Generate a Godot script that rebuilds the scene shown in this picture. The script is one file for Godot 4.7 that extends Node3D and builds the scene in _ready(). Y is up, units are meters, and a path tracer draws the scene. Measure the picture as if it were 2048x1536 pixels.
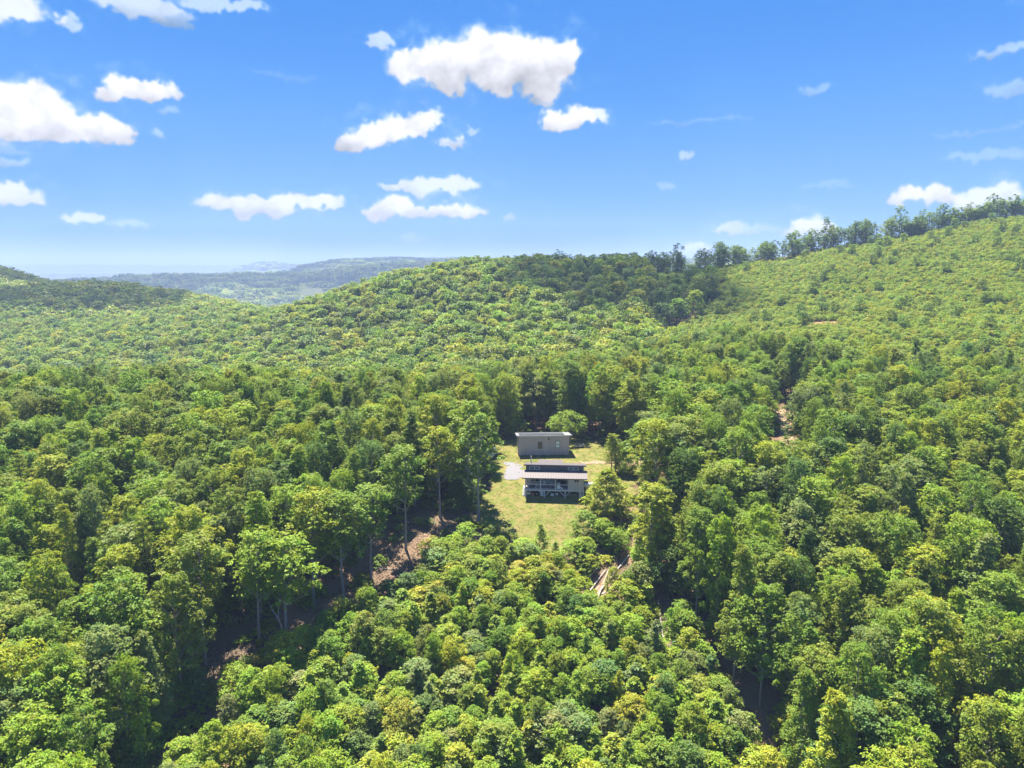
extends Node3D
# A drone's view over wooded hills: a cabin and a shed in a small clearing.

const EYE := 42.0
const PITCH := 9.7
const FOCAL := 1422.0

var taken := {}
var mats := {}
var hills_noise := FastNoiseLite.new()
var patch_noise := FastNoiseLite.new()
var weights := PackedFloat64Array()
var grid := PackedFloat32Array()
const GX0 := -960.0
const GD0 := -30.0
const GSTEP := 6.0
const GNX := 321
const GND := 196

# known heights of the land: x, distance ahead, height
const LAND := [[-80, 30, -21], [0, 30, -21], [80, 30, -21], [-90, 60, -15], [-40, 65, -14], [0, 65, -14], [40, 65, -14], [90, 60, -14],
	[-120, 90, -8], [-60, 90, -8.5], [-20, 88, -8.7], [25, 88, -8.7], [60, 90, -8], [120, 90, -6],
	[-40, 111, -3], [0, 111, -3.1], [40, 111, -3], [-120, 125, -3], [-60, 125, -1], [0, 125, -0.5], [20, 125, -0.5], [60, 125, 0], [110, 125, -1],
	[-40, 150, 0.3], [0, 150, 0.6], [30, 150, 0.6], [60, 165, 1], [110, 160, 3], [-120, 165, -0.5], [-60, 168, 0], [0, 172, 0], [170, 150, 4], [-180, 150, -4],
	[-150, 205, -11], [-80, 205, -10], [-30, 205, -8], [20, 205, -2], [60, 205, 3], [120, 205, 9], [190, 205, 15],
	[-220, 250, -22], [-100, 250, -18], [-40, 250, -11], [20, 250, -4], [70, 250, 5], [130, 250, 15], [210, 250, 24],
	[-260, 320, -25], [-150, 320, -20], [-60, 320, -8], [0, 320, 3], [60, 320, 9], [120, 320, 20], [190, 320, 31], [260, 320, 44],
	[-150, 375, -14], [-60, 375, 6], [0, 375, 17], [60, 375, 19], [130, 375, 31], [220, 375, 46], [300, 375, 60],
	[-220, 430, -12], [-135, 430, 2], [-100, 430, 14], [-45, 430, 26], [0, 430, 30], [50, 430, 31], [85, 430, 33], [142, 430, 39], [200, 430, 50], [302, 430, 67], [420, 430, 84],
	[-120, 520, -6], [0, 520, 22], [100, 520, 26], [200, 520, 40], [320, 520, 55],
	[0, 620, -5], [150, 620, 0], [350, 620, 20], [-150, 620, -25],
	[-380, 450, -18], [-480, 500, -12], [-300, 550, -10], [-222, 550, -3], [-420, 580, 0], [-376, 650, 12], [-308, 650, 3], [-440, 660, 9], [-500, 680, 8], [-245, 640, -8],
	[-640, 800, 34], [-576, 800, 26], [-503, 800, 4], [-430, 800, -10], [-300, 800, -25], [-800, 850, 40],
	[-600, 1000, -30], [-300, 1000, -50], [0, 900, -50], [300, 900, -40], [600, 800, 20], [700, 1000, -20]]
# far ridges: distance, half width, then [bearing (x over distance), height of the crest]
const RIDGES := [
	[2250.0, 330.0, [[-1.2, -60], [-0.75, -40], [-0.6, -22], [-0.5, -6], [-0.35, -2], [-0.27, 4], [-0.2, 22], [-0.1, 34], [0.3, 30], [0.7, 10], [1.2, -30]]],
	[3300.0, 480.0, [[-1.2, -80], [-0.42, -70], [-0.32, -14], [-0.27, 30], [-0.23, 48], [-0.17, 54], [-0.1, 50], [0.1, 46], [0.3, 52], [0.6, 30], [1.2, 10]]],
	[5600.0, 600.0, [[-1.2, -70], [-0.40, -60], [-0.365, 10], [-0.337, 40], [-0.31, 16], [-0.27, 20], [-0.2, 60], [-0.1, 66], [0.2, 60], [1.2, 40]]],
	[9500.0, 900.0, [[-1.2, -40], [-0.6, 0], [-0.4, -10], [-0.1, 20], [0.5, 20], [1.2, 0]]]]

const LAWN := [[-4.5, 163], [2, 166], [12, 167], [19, 163.5], [22, 156], [26, 147], [32, 145], [33, 141], [28, 138], [24.5, 133], [22.5, 126], [19, 121.5], [15.5, 116], [12, 108.5], [9, 106], [5, 106.5], [1, 110.6], [-3.5, 115.5], [-6, 118], [-5, 127], [-3.6, 134], [-5, 142], [-5, 155]]
const YOUNG := [[-7.5, 109.5], [-14, 102.5], [-20.5, 93.5], [-27, 86.5], [-33, 80.5], [-36, 72.5], [-37, 60], [-34, 44], [34, 44], [29, 60], [27, 75], [24, 90], [20, 100], [15, 105], [12, 106.5], [9, 104], [4, 104.5], [-1, 109]]
const HILLSIDE := [[78, 440], [86, 394], [104, 367], [86, 336], [56, 313], [58, 276], [68, 245], [80, 206], [98, 184], [126, 168], [170, 160], [260, 200], [420, 330], [440, 470], [300, 445], [200, 442], [140, 440]]
const TRACK := [[63, 158], [66, 166], [69.5, 176], [71.5, 186], [70, 194]]
const LITTER := [[-20, 119], [-13, 124], [-8, 122], [-4, 113.5], [-7, 107.5], [-13, 100], [-19, 91], [-25, 83.5], [-31, 78], [-36, 80], [-41, 86.5], [-34, 91], [-27, 98], [-22, 106]]
const EDGE_TREES := [[-17.1, 108.5, 17.5], [-24.4, 96.2, 16.5], [-21.4, 101.4, 15.0], [-28.4, 95.2, 17.5], [-30.1, 87.8, 15.5], [-39.8, 84.8, 18.0], [-5.8, 116.8, 19.0], [-12.5, 118.0, 16.0], [24.4, 115.5, 18.5], [28.2, 117.2, 17.0], [-8.0, 124.0, 18.5], [36.0, 110.5, 19.0], [31.5, 103.0, 17.5], [-34.0, 88.5, 16.0], [27.5, 122.0, 16.5], [31.0, 126.5, 15.0], [31.5, 120.0, 17.0], [34.0, 131.0, 16.0], [30.0, 112.0, 15.0], [25.8, 127.5, 14.0], [27.5, 133.5, 13.5]]


class Shape:
	var v := PackedVector3Array()
	var n := PackedVector3Array()
	var c := PackedColorArray()
	var i := PackedInt32Array()

	func leaf(p: Vector3, nn: Vector3, t: Vector3, l: float, w: float, col: Color) -> void:
		var b := nn.cross(t)
		var k := v.size()
		var up := nn * (w * 0.2)
		v.append(p - t * (l * 0.5))
		v.append(p + b * (w * 0.5) + up)
		v.append(p + t * (l * 0.5))
		v.append(p - b * (w * 0.5) + up)
		n.append(nn)
		n.append((nn - b * 0.35).normalized())
		n.append(nn)
		n.append((nn + b * 0.35).normalized())
		for q in 4:
			c.append(col)
		i.append_array(PackedInt32Array([k, k + 1, k + 2, k, k + 2, k + 3]))

	func quad(a: Vector3, b: Vector3, d: Vector3, e: Vector3, col := Color.WHITE) -> void:
		# corners run clockwise seen from the front
		var nn := (d - a).cross(b - a).normalized()
		var k := v.size()
		for p in [a, b, d, e]:
			v.append(p)
			n.append(nn)
			c.append(col)
		i.append_array(PackedInt32Array([k, k + 1, k + 2, k, k + 2, k + 3]))

	func tri(a: Vector3, b: Vector3, d: Vector3, col := Color.WHITE) -> void:
		var nn := (d - a).cross(b - a).normalized()
		var k := v.size()
		for p in [a, b, d]:
			v.append(p)
			n.append(nn)
			c.append(col)
		i.append_array(PackedInt32Array([k, k + 1, k + 2]))

	func block(lo: Vector3, hi: Vector3, col := Color.WHITE, t := Transform3D()) -> void:
		var p := []
		for k in 8:
			p.append(t * Vector3(hi.x if k & 1 else lo.x, hi.y if k & 2 else lo.y, hi.z if k & 4 else lo.z))
		quad(p[6], p[7], p[5], p[4], col)
		quad(p[3], p[2], p[0], p[1], col)
		quad(p[7], p[3], p[1], p[5], col)
		quad(p[2], p[6], p[4], p[0], col)
		quad(p[2], p[3], p[7], p[6], col)
		quad(p[4], p[5], p[1], p[0], col)

	func bar(a: Vector3, b: Vector3, w: float, h: float, col := Color.WHITE) -> void:
		var z := (b - a).normalized()
		var side := z.cross(Vector3.UP if absf(z.y) < 0.95 else Vector3.RIGHT).normalized()
		var up := side.cross(z).normalized()
		block(Vector3(-w / 2, -h / 2, 0), Vector3(w / 2, h / 2, a.distance_to(b)), col, Transform3D(Basis(side, up, z) if side.cross(up).dot(z) > 0 else Basis(-side, up, z), a))

	func tube(pts: Array, rad: Array, sides := 6, col := Color.WHITE, cap := true) -> void:
		var k0 := v.size()
		for q in pts.size():
			var along: Vector3 = (pts[mini(q + 1, pts.size() - 1)] - pts[maxi(q - 1, 0)]).normalized()
			var a := along.cross(Vector3(0.31, 0.2, 0.93)).normalized()
			if a.length() < 0.5:
				a = Vector3.RIGHT
			var b := along.cross(a)
			for s in sides:
				var g := TAU * s / sides
				var o := a * cos(g) + b * sin(g)
				v.append(pts[q] + o * rad[q])
				n.append(o)
				c.append(col)
		for q in pts.size() - 1:
			for s in sides:
				var x := k0 + q * sides + s
				var y := k0 + q * sides + (s + 1) % sides
				i.append_array(PackedInt32Array([x, x + sides, y, y, x + sides, y + sides]))
		if cap:
			for e in [0, pts.size() - 1]:
				var mid: int = v.size()
				v.append(pts[e])
				n.append((pts[e] - pts[1 if e == 0 else e - 1]).normalized())
				c.append(col)
				for s in sides:
					var x: int = k0 + e * sides + s
					var y: int = k0 + e * sides + (s + 1) % sides
					i.append_array(PackedInt32Array([mid, x, y] if e == 0 else [mid, y, x]))

	func into(m: ArrayMesh, mat: Material) -> ArrayMesh:
		if v.is_empty():
			return m
		var a := []
		a.resize(Mesh.ARRAY_MAX)
		a[Mesh.ARRAY_VERTEX] = v
		a[Mesh.ARRAY_NORMAL] = n
		a[Mesh.ARRAY_COLOR] = c
		a[Mesh.ARRAY_INDEX] = i
		m.add_surface_from_arrays(Mesh.PRIMITIVE_TRIANGLES, a)
		m.surface_set_material(m.get_surface_count() - 1, mat)
		return m

	func mesh(mat: Material) -> ArrayMesh:
		return into(ArrayMesh.new(), mat)


func numbered(called: String) -> String:
	var k: int = taken.get(called, 0)
	taken[called] = k + 1
	return called if k == 0 else "%s_%03d" % [called, k]


func tag(o: Node, label := "", category := "", group := "", kind := "") -> Node:
	for p in [["label", label], ["category", category], ["group", group], ["kind", kind]]:
		if p[1]:
			o.set_meta(p[0], p[1])
	return o


func thing(called: String, at: Vector3, turn := 0.0) -> Node3D:
	var o := Node3D.new()
	o.name = numbered(called)
	add_child(o)
	o.position = at
	o.rotation.y = turn
	return o


func part(called: String, s, mat: Material, parent: Node, at := Vector3.ZERO) -> MeshInstance3D:
	var o := MeshInstance3D.new()
	o.name = called
	o.mesh = s.mesh(mat) if s is Shape else s
	if not s is Shape:
		o.material_override = mat
	o.position = at
	parent.add_child(o, true)
	return o


func single(called: String, s, mat: Material) -> MeshInstance3D:
	return part(numbered(called), s, mat, self)


func paint(called: String, lin: Color, rough := 0.8, spec := 0.3, metal := 0.0, vertex := true) -> StandardMaterial3D:
	var m := StandardMaterial3D.new()
	m.resource_name = called
	m.albedo_color = lin.linear_to_srgb()
	m.roughness = rough
	m.metallic_specular = spec
	m.metallic = metal
	m.vertex_color_use_as_albedo = vertex
	mats[called] = m
	return m


func leafy(called: String, lin: Color, through := 0.8) -> StandardMaterial3D:
	var m := paint(called, lin, 0.5, 0.34)
	m.backlight_enabled = true
	m.backlight = (Color(1.0, 0.97, 0.42) * through).linear_to_srgb()
	return m


func grain(size: int, freq: float, stops: Array, s := 1, octaves := 4, gain := 0.5) -> NoiseTexture2D:
	var f := FastNoiseLite.new()
	f.seed = s
	f.fractal_gain = gain
	f.frequency = freq
	f.fractal_octaves = octaves
	var t := NoiseTexture2D.new()
	t.width = size
	t.height = size
	t.seamless = true
	t.noise = f
	var g := Gradient.new()
	g.offsets = PackedFloat32Array(stops.map(func(x): return x[0]))
	g.colors = PackedColorArray(stops.map(func(x): return x[1].linear_to_srgb()))
	t.color_ramp = g
	return t


# ---------------------------------------------------------------- the lie of the land

func solve_land() -> void:
	var m := LAND.size() + 1
	var a := []
	for r in m:
		var row := PackedFloat64Array()
		row.resize(m + 1)
		for q in m - 1:
			row[q] = 1.0 if r == m - 1 else sqrt((LAND[r][0] - LAND[q][0]) ** 2 + (LAND[r][1] - LAND[q][1]) ** 2 + 1225.0)
		row[m - 1] = 0.0 if r == m - 1 else 1.0
		row[m] = 0.0 if r == m - 1 else float(LAND[r][2])
		a.append(row)
	for k in m:
		var best := k
		for r in range(k + 1, m):
			if absf(a[r][k]) > absf(a[best][k]):
				best = r
		var tmp = a[k]
		a[k] = a[best]
		a[best] = tmp
		var pk: PackedFloat64Array = a[k]
		for r in range(k + 1, m):
			var pr: PackedFloat64Array = a[r]
			var f := pr[k] / pk[k]
			if f != 0.0:
				for q in range(k, m + 1):
					pr[q] -= f * pk[q]
				a[r] = pr
	weights.resize(m)
	for k in range(m - 1, -1, -1):
		var s: float = a[k][m]
		for q in range(k + 1, m):
			s -= a[k][q] * weights[q]
		weights[k] = s / a[k][k]
	var px := PackedFloat64Array()
	var pd := PackedFloat64Array()
	for p in LAND:
		px.append(p[0])
		pd.append(p[1])
	grid.resize(GNX * GND)
	var most := LAND.size()
	for r in GND:
		var d := GD0 + r * GSTEP
		for q in GNX:
			var x := GX0 + q * GSTEP
			var s := weights[most]
			for k in most:
				var dx := x - px[k]
				var dd := d - pd[k]
				s += weights[k] * sqrt(dx * dx + dd * dd + 1225.0)
			grid[r * GNX + q] = s


func near_height(x: float, d: float) -> float:
	var fx := clampf((x - GX0) / GSTEP, 0.0, GNX - 1.001)
	var fd := clampf((d - GD0) / GSTEP, 0.0, GND - 1.001)
	var q := int(fx)
	var r := int(fd)
	fx -= q
	fd -= r
	var k := r * GNX + q
	var h := lerpf(lerpf(grid[k], grid[k + 1], fx), lerpf(grid[k + GNX], grid[k + GNX + 1], fx), fd)
	var wild := smoothstep(175.0, 260.0, d)
	return h + wild * 2.2 * hills_noise.get_noise_2d(x * 2.2, d * 2.2)


func far_height(x: float, d: float) -> float:
	var h := -86.0 + 16.0 * hills_noise.get_noise_2d(x * 0.12, d * 0.12)
	var b := x / maxf(d, 1.0)
	for ridge in RIDGES:
		var pts: Array = ridge[2]
		var crest: float = pts[0][1]
		for k in pts.size() - 1:
			if b >= pts[k][0] and b <= pts[k + 1][0]:
				crest = lerpf(pts[k][1], pts[k + 1][1], smoothstep(0.0, 1.0, (b - pts[k][0]) / (pts[k + 1][0] - pts[k][0])))
		if b > pts[-1][0]:
			crest = pts[-1][1]
		var wander := 160.0 * hills_noise.get_noise_2d(b * 900.0 + ridge[0], 7.0)
		var e: float = (d - ridge[0] - wander) / ridge[1]
		crest += 7.0 * hills_noise.get_noise_2d(x * 0.5, d * 0.5)
		h = maxf(h, -86.0 + (crest + 86.0) * exp(-e * e))
	return h


func height(x: float, d: float) -> float:
	var out := maxf(smoothstep(820.0, 1080.0, d), smoothstep(780.0, 930.0, absf(x)))
	if out <= 0.0:
		return near_height(x, d)
	if out >= 1.0:
		return far_height(x, d)
	return lerpf(near_height(x, d), far_height(x, d), out)


func on_land(x: float, d: float, up := 0.0) -> Vector3:
	return Vector3(x, height(x, d) + up, -d)


func inside(x: float, d: float, poly: Array) -> bool:
	var hit := false
	var q := poly.size() - 1
	for k in poly.size():
		var a: Array = poly[k]
		var b: Array = poly[q]
		if (a[1] > d) != (b[1] > d) and x < (b[0] - a[0]) * (d - a[1]) / (b[1] - a[1]) + a[0]:
			hit = not hit
		q = k
	return hit


func near_line(x: float, d: float, line: Array) -> float:
	var best := 1e9
	for k in line.size() - 1:
		best = minf(best, Vector2(x, d).distance_to(Geometry2D.get_closest_point_to_segment(Vector2(x, d), Vector2(line[k][0], line[k][1]), Vector2(line[k + 1][0], line[k + 1][1]))))
	return best


func seen_at(p: Vector3) -> Vector2:
	# where a point lies in the photograph, for describing it
	var t := deg_to_rad(PITCH)
	var y := p.y - EYE
	var z := -p.z * cos(t) - y * sin(t)
	return Vector2(1024.0 + FOCAL * p.x / z, 768.0 - FOCAL * (y * cos(t) - p.z * sin(t)) / z)


# ---------------------------------------------------------------- sky

const CLOUDS := [
	[[870, 130, 70, 58, 1], [960, 118, 85, 72, 1], [1040, 122, 80, 66, 1], [1100, 125, 65, 55, 1], [812, 135, 52, 38, 1], [900, 170, 45, 30, 1], [1000, 168, 50, 32, 1], [1085, 175, 50, 34, 1], [1135, 118, 36, 36, 1], [1085, 205, 26, 22, 0.8]],
	[[755, 84, 42, 17, 0.7]],
	[[1110, 242, 40, 28, 1], [1148, 235, 42, 30, 1], [1182, 235, 32, 22, 0.9]],
	[[730, 278, 55, 34, 1], [785, 255, 50, 36, 1], [835, 252, 45, 33, 1], [862, 235, 36, 24, 0.9], [700, 292, 36, 28, 1], [905, 284, 40, 13, 0.8], [943, 264, 16, 12, 0.5]],
	[[20, 225, 72, 62, 1], [78, 205, 52, 42, 1], [-40, 230, 70, 60, 1], [118, 252, 45, 34, 1], [60, 262, 50, 28, 1], [172, 266, 48, 28, 1], [218, 255, 40, 32, 1], [238, 276, 30, 22, 0.9]],
	[[270, 180, 58, 27, 1], [228, 186, 40, 17, 0.9], [322, 182, 40, 20, 0.9]],
	[[250, 2, 90, 30, 0.75], [335, 28, 60, 14, 0.6], [420, 6, 80, 18, 0.65], [490, 8, 50, 12, 0.5], [340, 45, 50, 9, 0.5]],
	[[25, 14, 62, 32, 0.9], [-30, 10, 60, 40, 0.9], [132, 40, 26, 16, 0.6]],
	[[5, 392, 50, 26, 0.9], [45, 390, 38, 24, 0.9]],
	[[432, 405, 50, 27, 0.95], [492, 412, 48, 25, 0.95], [545, 412, 48, 25, 0.95], [602, 404, 50, 24, 0.95], [655, 404, 42, 20, 0.85], [560, 428, 34, 13, 0.8], [490, 428, 30, 12, 0.8]],
	[[850, 372, 62, 24, 0.85], [912, 372, 58, 22, 0.85], [790, 374, 40, 15, 0.75]],
	[[792, 412, 50, 27, 1], [756, 428, 40, 17, 1], [850, 425, 56, 20, 1], [910, 420, 54, 22, 1], [946, 426, 32, 15, 0.95]],
	[[172, 441, 40, 15, 0.8]], [[258, 449, 36, 9, 0.4]],
	[[1815, 387, 34, 26, 1], [1872, 390, 38, 24, 1], [1905, 398, 28, 12, 0.9], [1795, 402, 22, 12, 1]],
	[[1620, 454, 48, 26, 1], [1585, 464, 32, 14, 0.9], [1655, 464, 26, 14, 0.9]],
	[[1455, 456, 32, 20, 0.75], [1522, 456, 54, 16, 0.4]],
	[[1394, 500, 36, 20, 0.95], [1366, 508, 26, 12, 0.9]],
	[[1200, 512, 34, 10, 0.85]], [[1256, 511, 34, 11, 0.9]], [[704, 518, 36, 8, 0.8]], [[830, 516, 46, 8, 0.8]], [[140, 523, 24, 6, 0.6]],
	[[1375, 308, 18, 14, 0.55]], [[1632, 181, 38, 12, 0.35]], [[2030, 172, 55, 20, 0.4]], [[2015, 100, 70, 10, 0.5]], [[1400, 240, 120, 6, 0.22]], [[1985, 312, 90, 12, 0.3]],
	[[312, 265, 16, 14, 0.45]], [[338, 221, 22, 8, 0.35]], [[15, 322, 30, 14, 0.45]], [[1020, 432, 18, 11, 0.5]], [[820, 475, 30, 9, 0.3]], [[1335, 375, 26, 10, 0.3]], [[560, 150, 70, 9, 0.16]], [[1950, 260, 90, 6, 0.25]], [[1660, 370, 60, 9, 0.2]]]


func sky_picture() -> Image:
	var w := 4096
	var h := 2048
	var column := Image.create(1, h, false, Image.FORMAT_RGB8)
	var stops := [[0, Color(0.462, 0.612, 0.761)], [0.035, Color(0.438, 0.608, 0.769)], [0.09, Color(0.377, 0.575, 0.781)], [0.17, Color(0.313, 0.531, 0.777)], [0.26, Color(0.244, 0.482, 0.761)], [0.34, Color(0.208, 0.454, 0.749)], [0.7, Color(0.199, 0.438, 0.733)], [1.57, Color(0.191, 0.422, 0.717)]]
	for y in h:
		var el := maxf(0.0, (0.5 - (y + 0.5) / h) * PI)
		var col: Color = stops[-1][1]
		for k in stops.size() - 1:
			if el >= stops[k][0] and el < stops[k + 1][0]:
				col = stops[k][1].lerp(stops[k + 1][1], (el - stops[k][0]) / (stops[k + 1][0] - stops[k][0]))
		column.set_pixel(0, y, col)
	column.resize(w, h, Image.INTERPOLATE_NEAREST)
	var data := column.get_data()
	var rough := FastNoiseLite.new()
	rough.seed = 5
	rough.frequency = 0.03
	rough.fractal_octaves = 6
	rough.fractal_gain = 0.6
	var soft := FastNoiseLite.new()
	soft.seed = 9
	soft.frequency = 0.012
	soft.fractal_octaves = 3
	var curl := FastNoiseLite.new()
	curl.seed = 15
	curl.frequency = 0.035
	curl.fractal_octaves = 4
	curl.fractal_gain = 0.55
	var t := deg_to_rad(PITCH)
	var rng := RandomNumberGenerator.new()
	rng.seed = 4
	for turn in 5:
		for group in CLOUDS:
			var puffs := []
			var lo := Vector2(1e9, 1e9)
			var hi := -lo
			var aside: float = 0.0 if turn == 0 else turn * 4096 / 5.0 + rng.randf_range(-60, 60)
			var lift: float = 0.0 if turn == 0 else rng.randf_range(-20, 90)
			for p in group:
				var b: float = (768.0 - p[1]) / FOCAL
				var dir := Vector3((p[0] - 1024.0) / FOCAL, b * cos(t) - sin(t), cos(t) + b * sin(t))
				var at := Vector2(atan2(dir.x, dir.z) / TAU * w + aside, (0.5 - atan2(dir.y, Vector2(dir.x, dir.z).length()) / PI) * h - lift)
				var r := Vector2(p[2], p[3]) * 0.458 * (1.0 if turn == 0 else 1.1)
				puffs.append([at, r, p[4]])
				lo = lo.min(at - r * 1.7)
				hi = hi.max(at + r * 1.7)
			var tall: float = hi.y - lo.y
			for y in range(maxi(0, int(lo.y)), mini(1023, int(hi.y)) + 1):
				for x in range(int(lo.x), int(hi.x) + 1):
					var f := 0.0
					var strong := 0.0
					var wx := x + 7.0 * curl.get_noise_2d(x, y) + 3.5 * curl.get_noise_2d(x * 3.1 + 500.0, y * 3.1)
					var wy := y + 6.0 * curl.get_noise_2d(x + 900.0, y) + 3.0 * curl.get_noise_2d(x * 3.1, y * 3.1 + 700.0)
					for q in puffs:
						var dx: float = (wx - q[0].x) / q[1].x
						var dy: float = (wy - q[0].y) / q[1].y
						if dy > 0.0:
							dy *= 1.35
						var g := 1.0 - (dx * dx + dy * dy)
						if g > 0.0:
							f += g * g * 1.1
							strong = maxf(strong, q[2])
						elif g > -1.6:
							f += 0.02 * (1.6 + g)
							strong = maxf(strong, q[2] * 0.7)
					if f <= 0.0:
						continue
					f = minf(f, 1.0)
					var n1 := rough.get_noise_2d(x, y * 1.25)
					var n2 := soft.get_noise_2d(x, y * 1.3)
					var a := smoothstep(0.0, 0.8, f * 1.45 + 0.36 * n1 + 0.1 * n2) * strong
					if a <= 0.003:
						continue
					var low := clampf((y - lo.y) / tall, 0.0, 1.0)
					var lum := clampf(1.0 - 0.2 * smoothstep(0.42, 0.8, low) + 0.16 * n1 + 0.10 * n2 - 0.04 * (1.0 - a), 0.0, 1.0)
					lum *= 0.82
					var col := Color(lum, lum * 0.998, minf(1.0, lum * 1.01 + 0.012))
					var at: int = (y * w + posmod(x, w)) * 3
					data[at] = int(lerpf(data[at], col.r * 255.0, a))
					data[at + 1] = int(lerpf(data[at + 1], col.g * 255.0, a))
					data[at + 2] = int(lerpf(data[at + 2], col.b * 255.0, a))
	return Image.create_from_data(w, h, false, Image.FORMAT_RGB8, data)


# ---------------------------------------------------------------- trees

var rng := RandomNumberGenerator.new()


func ball() -> Vector3:
	var z := rng.randf_range(-1.0, 1.0)
	var a := rng.randf_range(0.0, TAU)
	var r := sqrt(1.0 - z * z)
	return Vector3(r * cos(a), z, r * sin(a))


func leaf_color(lobe: Color) -> Color:
	var s := rng.randf_range(0.66, 1.0)
	var w := rng.randf()
	if w < 0.02:
		return Color(s, s * 0.72, s * 0.5)
	return Color(lobe.r * s * rng.randf_range(0.84, 1.0), lobe.g * s, lobe.b * s * rng.randf_range(0.7, 1.0))


func fill_lobe(s: Shape, mid: Vector3, r: Vector3, count: int, l: float, w: float, tint: Color, per := 6, flat := 0.85) -> void:
	# a lobe is a shell of leafy twig ends, each a small fan of leaves, with gaps between them
	for k in maxi(1, count / per):
		var o := ball()
		if o.y < -0.3 and rng.randf() < 0.75:
			o.y = -o.y
		var p := mid + o * r * rng.randf_range(0.5, 1.3)
		var axis := (o * 0.45 + Vector3.UP * flat + ball() * 0.35).normalized()
		var spread := l * rng.randf_range(0.5, 1.25)
		var tone := rng.randf_range(0.72, 1.0)
		var own := Color(tint.r * tone * rng.randf_range(0.9, 1.0), tint.g * tone, tint.b * tone)
		for q in per:
			var a := axis.cross(ball())
			var nn := (axis + ball() * 0.5).normalized()
			var t := (a - nn * a.dot(nn)).normalized()
			if t.length() < 0.5:
				continue
			s.leaf(p + a * spread - axis * (a.length_squared() * spread * 0.35), nn, t, l * rng.randf_range(0.7, 1.3), w * rng.randf_range(0.75, 1.3), leaf_color(own))


func round_profile(t: float) -> float:
	return sqrt(maxf(0.0, 1.0 - ((t - 0.45) / 0.6) ** 2))


func cone_profile(t: float) -> float:
	return pow(clampf(1.08 - t, 0.0, 1.0), 0.75) * clampf(t * 5.0 + 0.5, 0.0, 1.0)


func egg_profile(t: float) -> float:
	return sqrt(maxf(0.0, 1.0 - ((t - 0.36) / 0.7) ** 2))


# o: seed, h, low (height of the crown's foot), r, lobes, leaves, l, w, shape, lobe (size of a lobe over r), trunk (radius), limbs, bark
func make_tree(o: Dictionary) -> Dictionary:
	rng.seed = o.seed
	var crown := Shape.new()
	var wood := Shape.new()
	var bark: Color = Color.WHITE
	var h: float = o.h
	var low: float = o.low
	var lean := Vector3(rng.randf_range(-0.03, 0.03), 0, rng.randf_range(-0.03, 0.03)) * h
	var line := []
	var thick := []
	var steps := 7
	for k in steps:
		var t := float(k) / (steps - 1)
		line.append(Vector3(lean.x * t * t + rng.randf_range(-0.06, 0.06) * minf(1.0, o.trunk * 5.0) * (0.0 if k == 0 else 1.0), t * h * 0.9, lean.z * t * t + rng.randf_range(-0.06, 0.06) * (0.0 if k == 0 else 1.0)))
		thick.append(o.trunk * (1.25 if k == 0 else 1.0) * (1.0 - 0.86 * t))
	line[0].y = -0.4
	wood.tube(line, thick, o.get("sides", 6), bark, false)
	var lobes: int = o.lobes
	var spin := rng.randf() * TAU
	var lopsided := Vector3(rng.randf_range(-0.28, 0.28), 0, rng.randf_range(-0.28, 0.28)) * float(o.r)
	for k in lobes:
		var t := pow((k + rng.randf()) / lobes, 1.3 if o.shape == "cone" else 0.85)
		var reach: float = o.r
		match o.shape:
			"round": reach *= round_profile(t)
			"cone": reach *= cone_profile(t)
			"egg": reach *= egg_profile(t)
		spin += 2.39996 + rng.randf_range(-0.5, 0.5)
		var size: float = o.r * o.lobe * rng.randf_range(0.45, 1.4) * (1.0 if o.shape != "cone" else 0.6 + 0.6 * (1.0 - t))
		var far := maxf(0.0, reach - size * 0.55) * sqrt(rng.randf_range(0.2, 1.55))
		var mid := Vector3(cos(spin) * far, low + t * (h - low - size * 0.5), sin(spin) * far) + lean * (t * 0.9) + lopsided * sin(t * PI)
		var warm := rng.randf()
		var tint := Color(0.86 + 0.14 * warm, 0.88 + 0.12 * rng.randf(), 1.0 - 0.3 * warm)
		fill_lobe(crown, mid, Vector3(size, size * rng.randf_range(0.55, 0.8), size), int(o.leaves * rng.randf_range(0.7, 1.3)), o.l, o.w, tint, o.get("per", 6), o.get("flat", 0.85))
		if k % int(o.get("every", 3)) == 0 and o.get("limbs", true):
			var from: Vector3 = Vector3(0, maxf(low * 0.75, mid.y - far * 0.9 - 0.4), 0) + lean * (t * 0.8)
			wood.tube([from, from.lerp(mid, 0.55) + Vector3(0, -0.1 * far, 0), mid], [o.trunk * 0.38, o.trunk * 0.24, o.trunk * 0.08], 4, bark, false)
	return {"crown": crown, "wood": wood, "h": h, "r": o.r}


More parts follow.
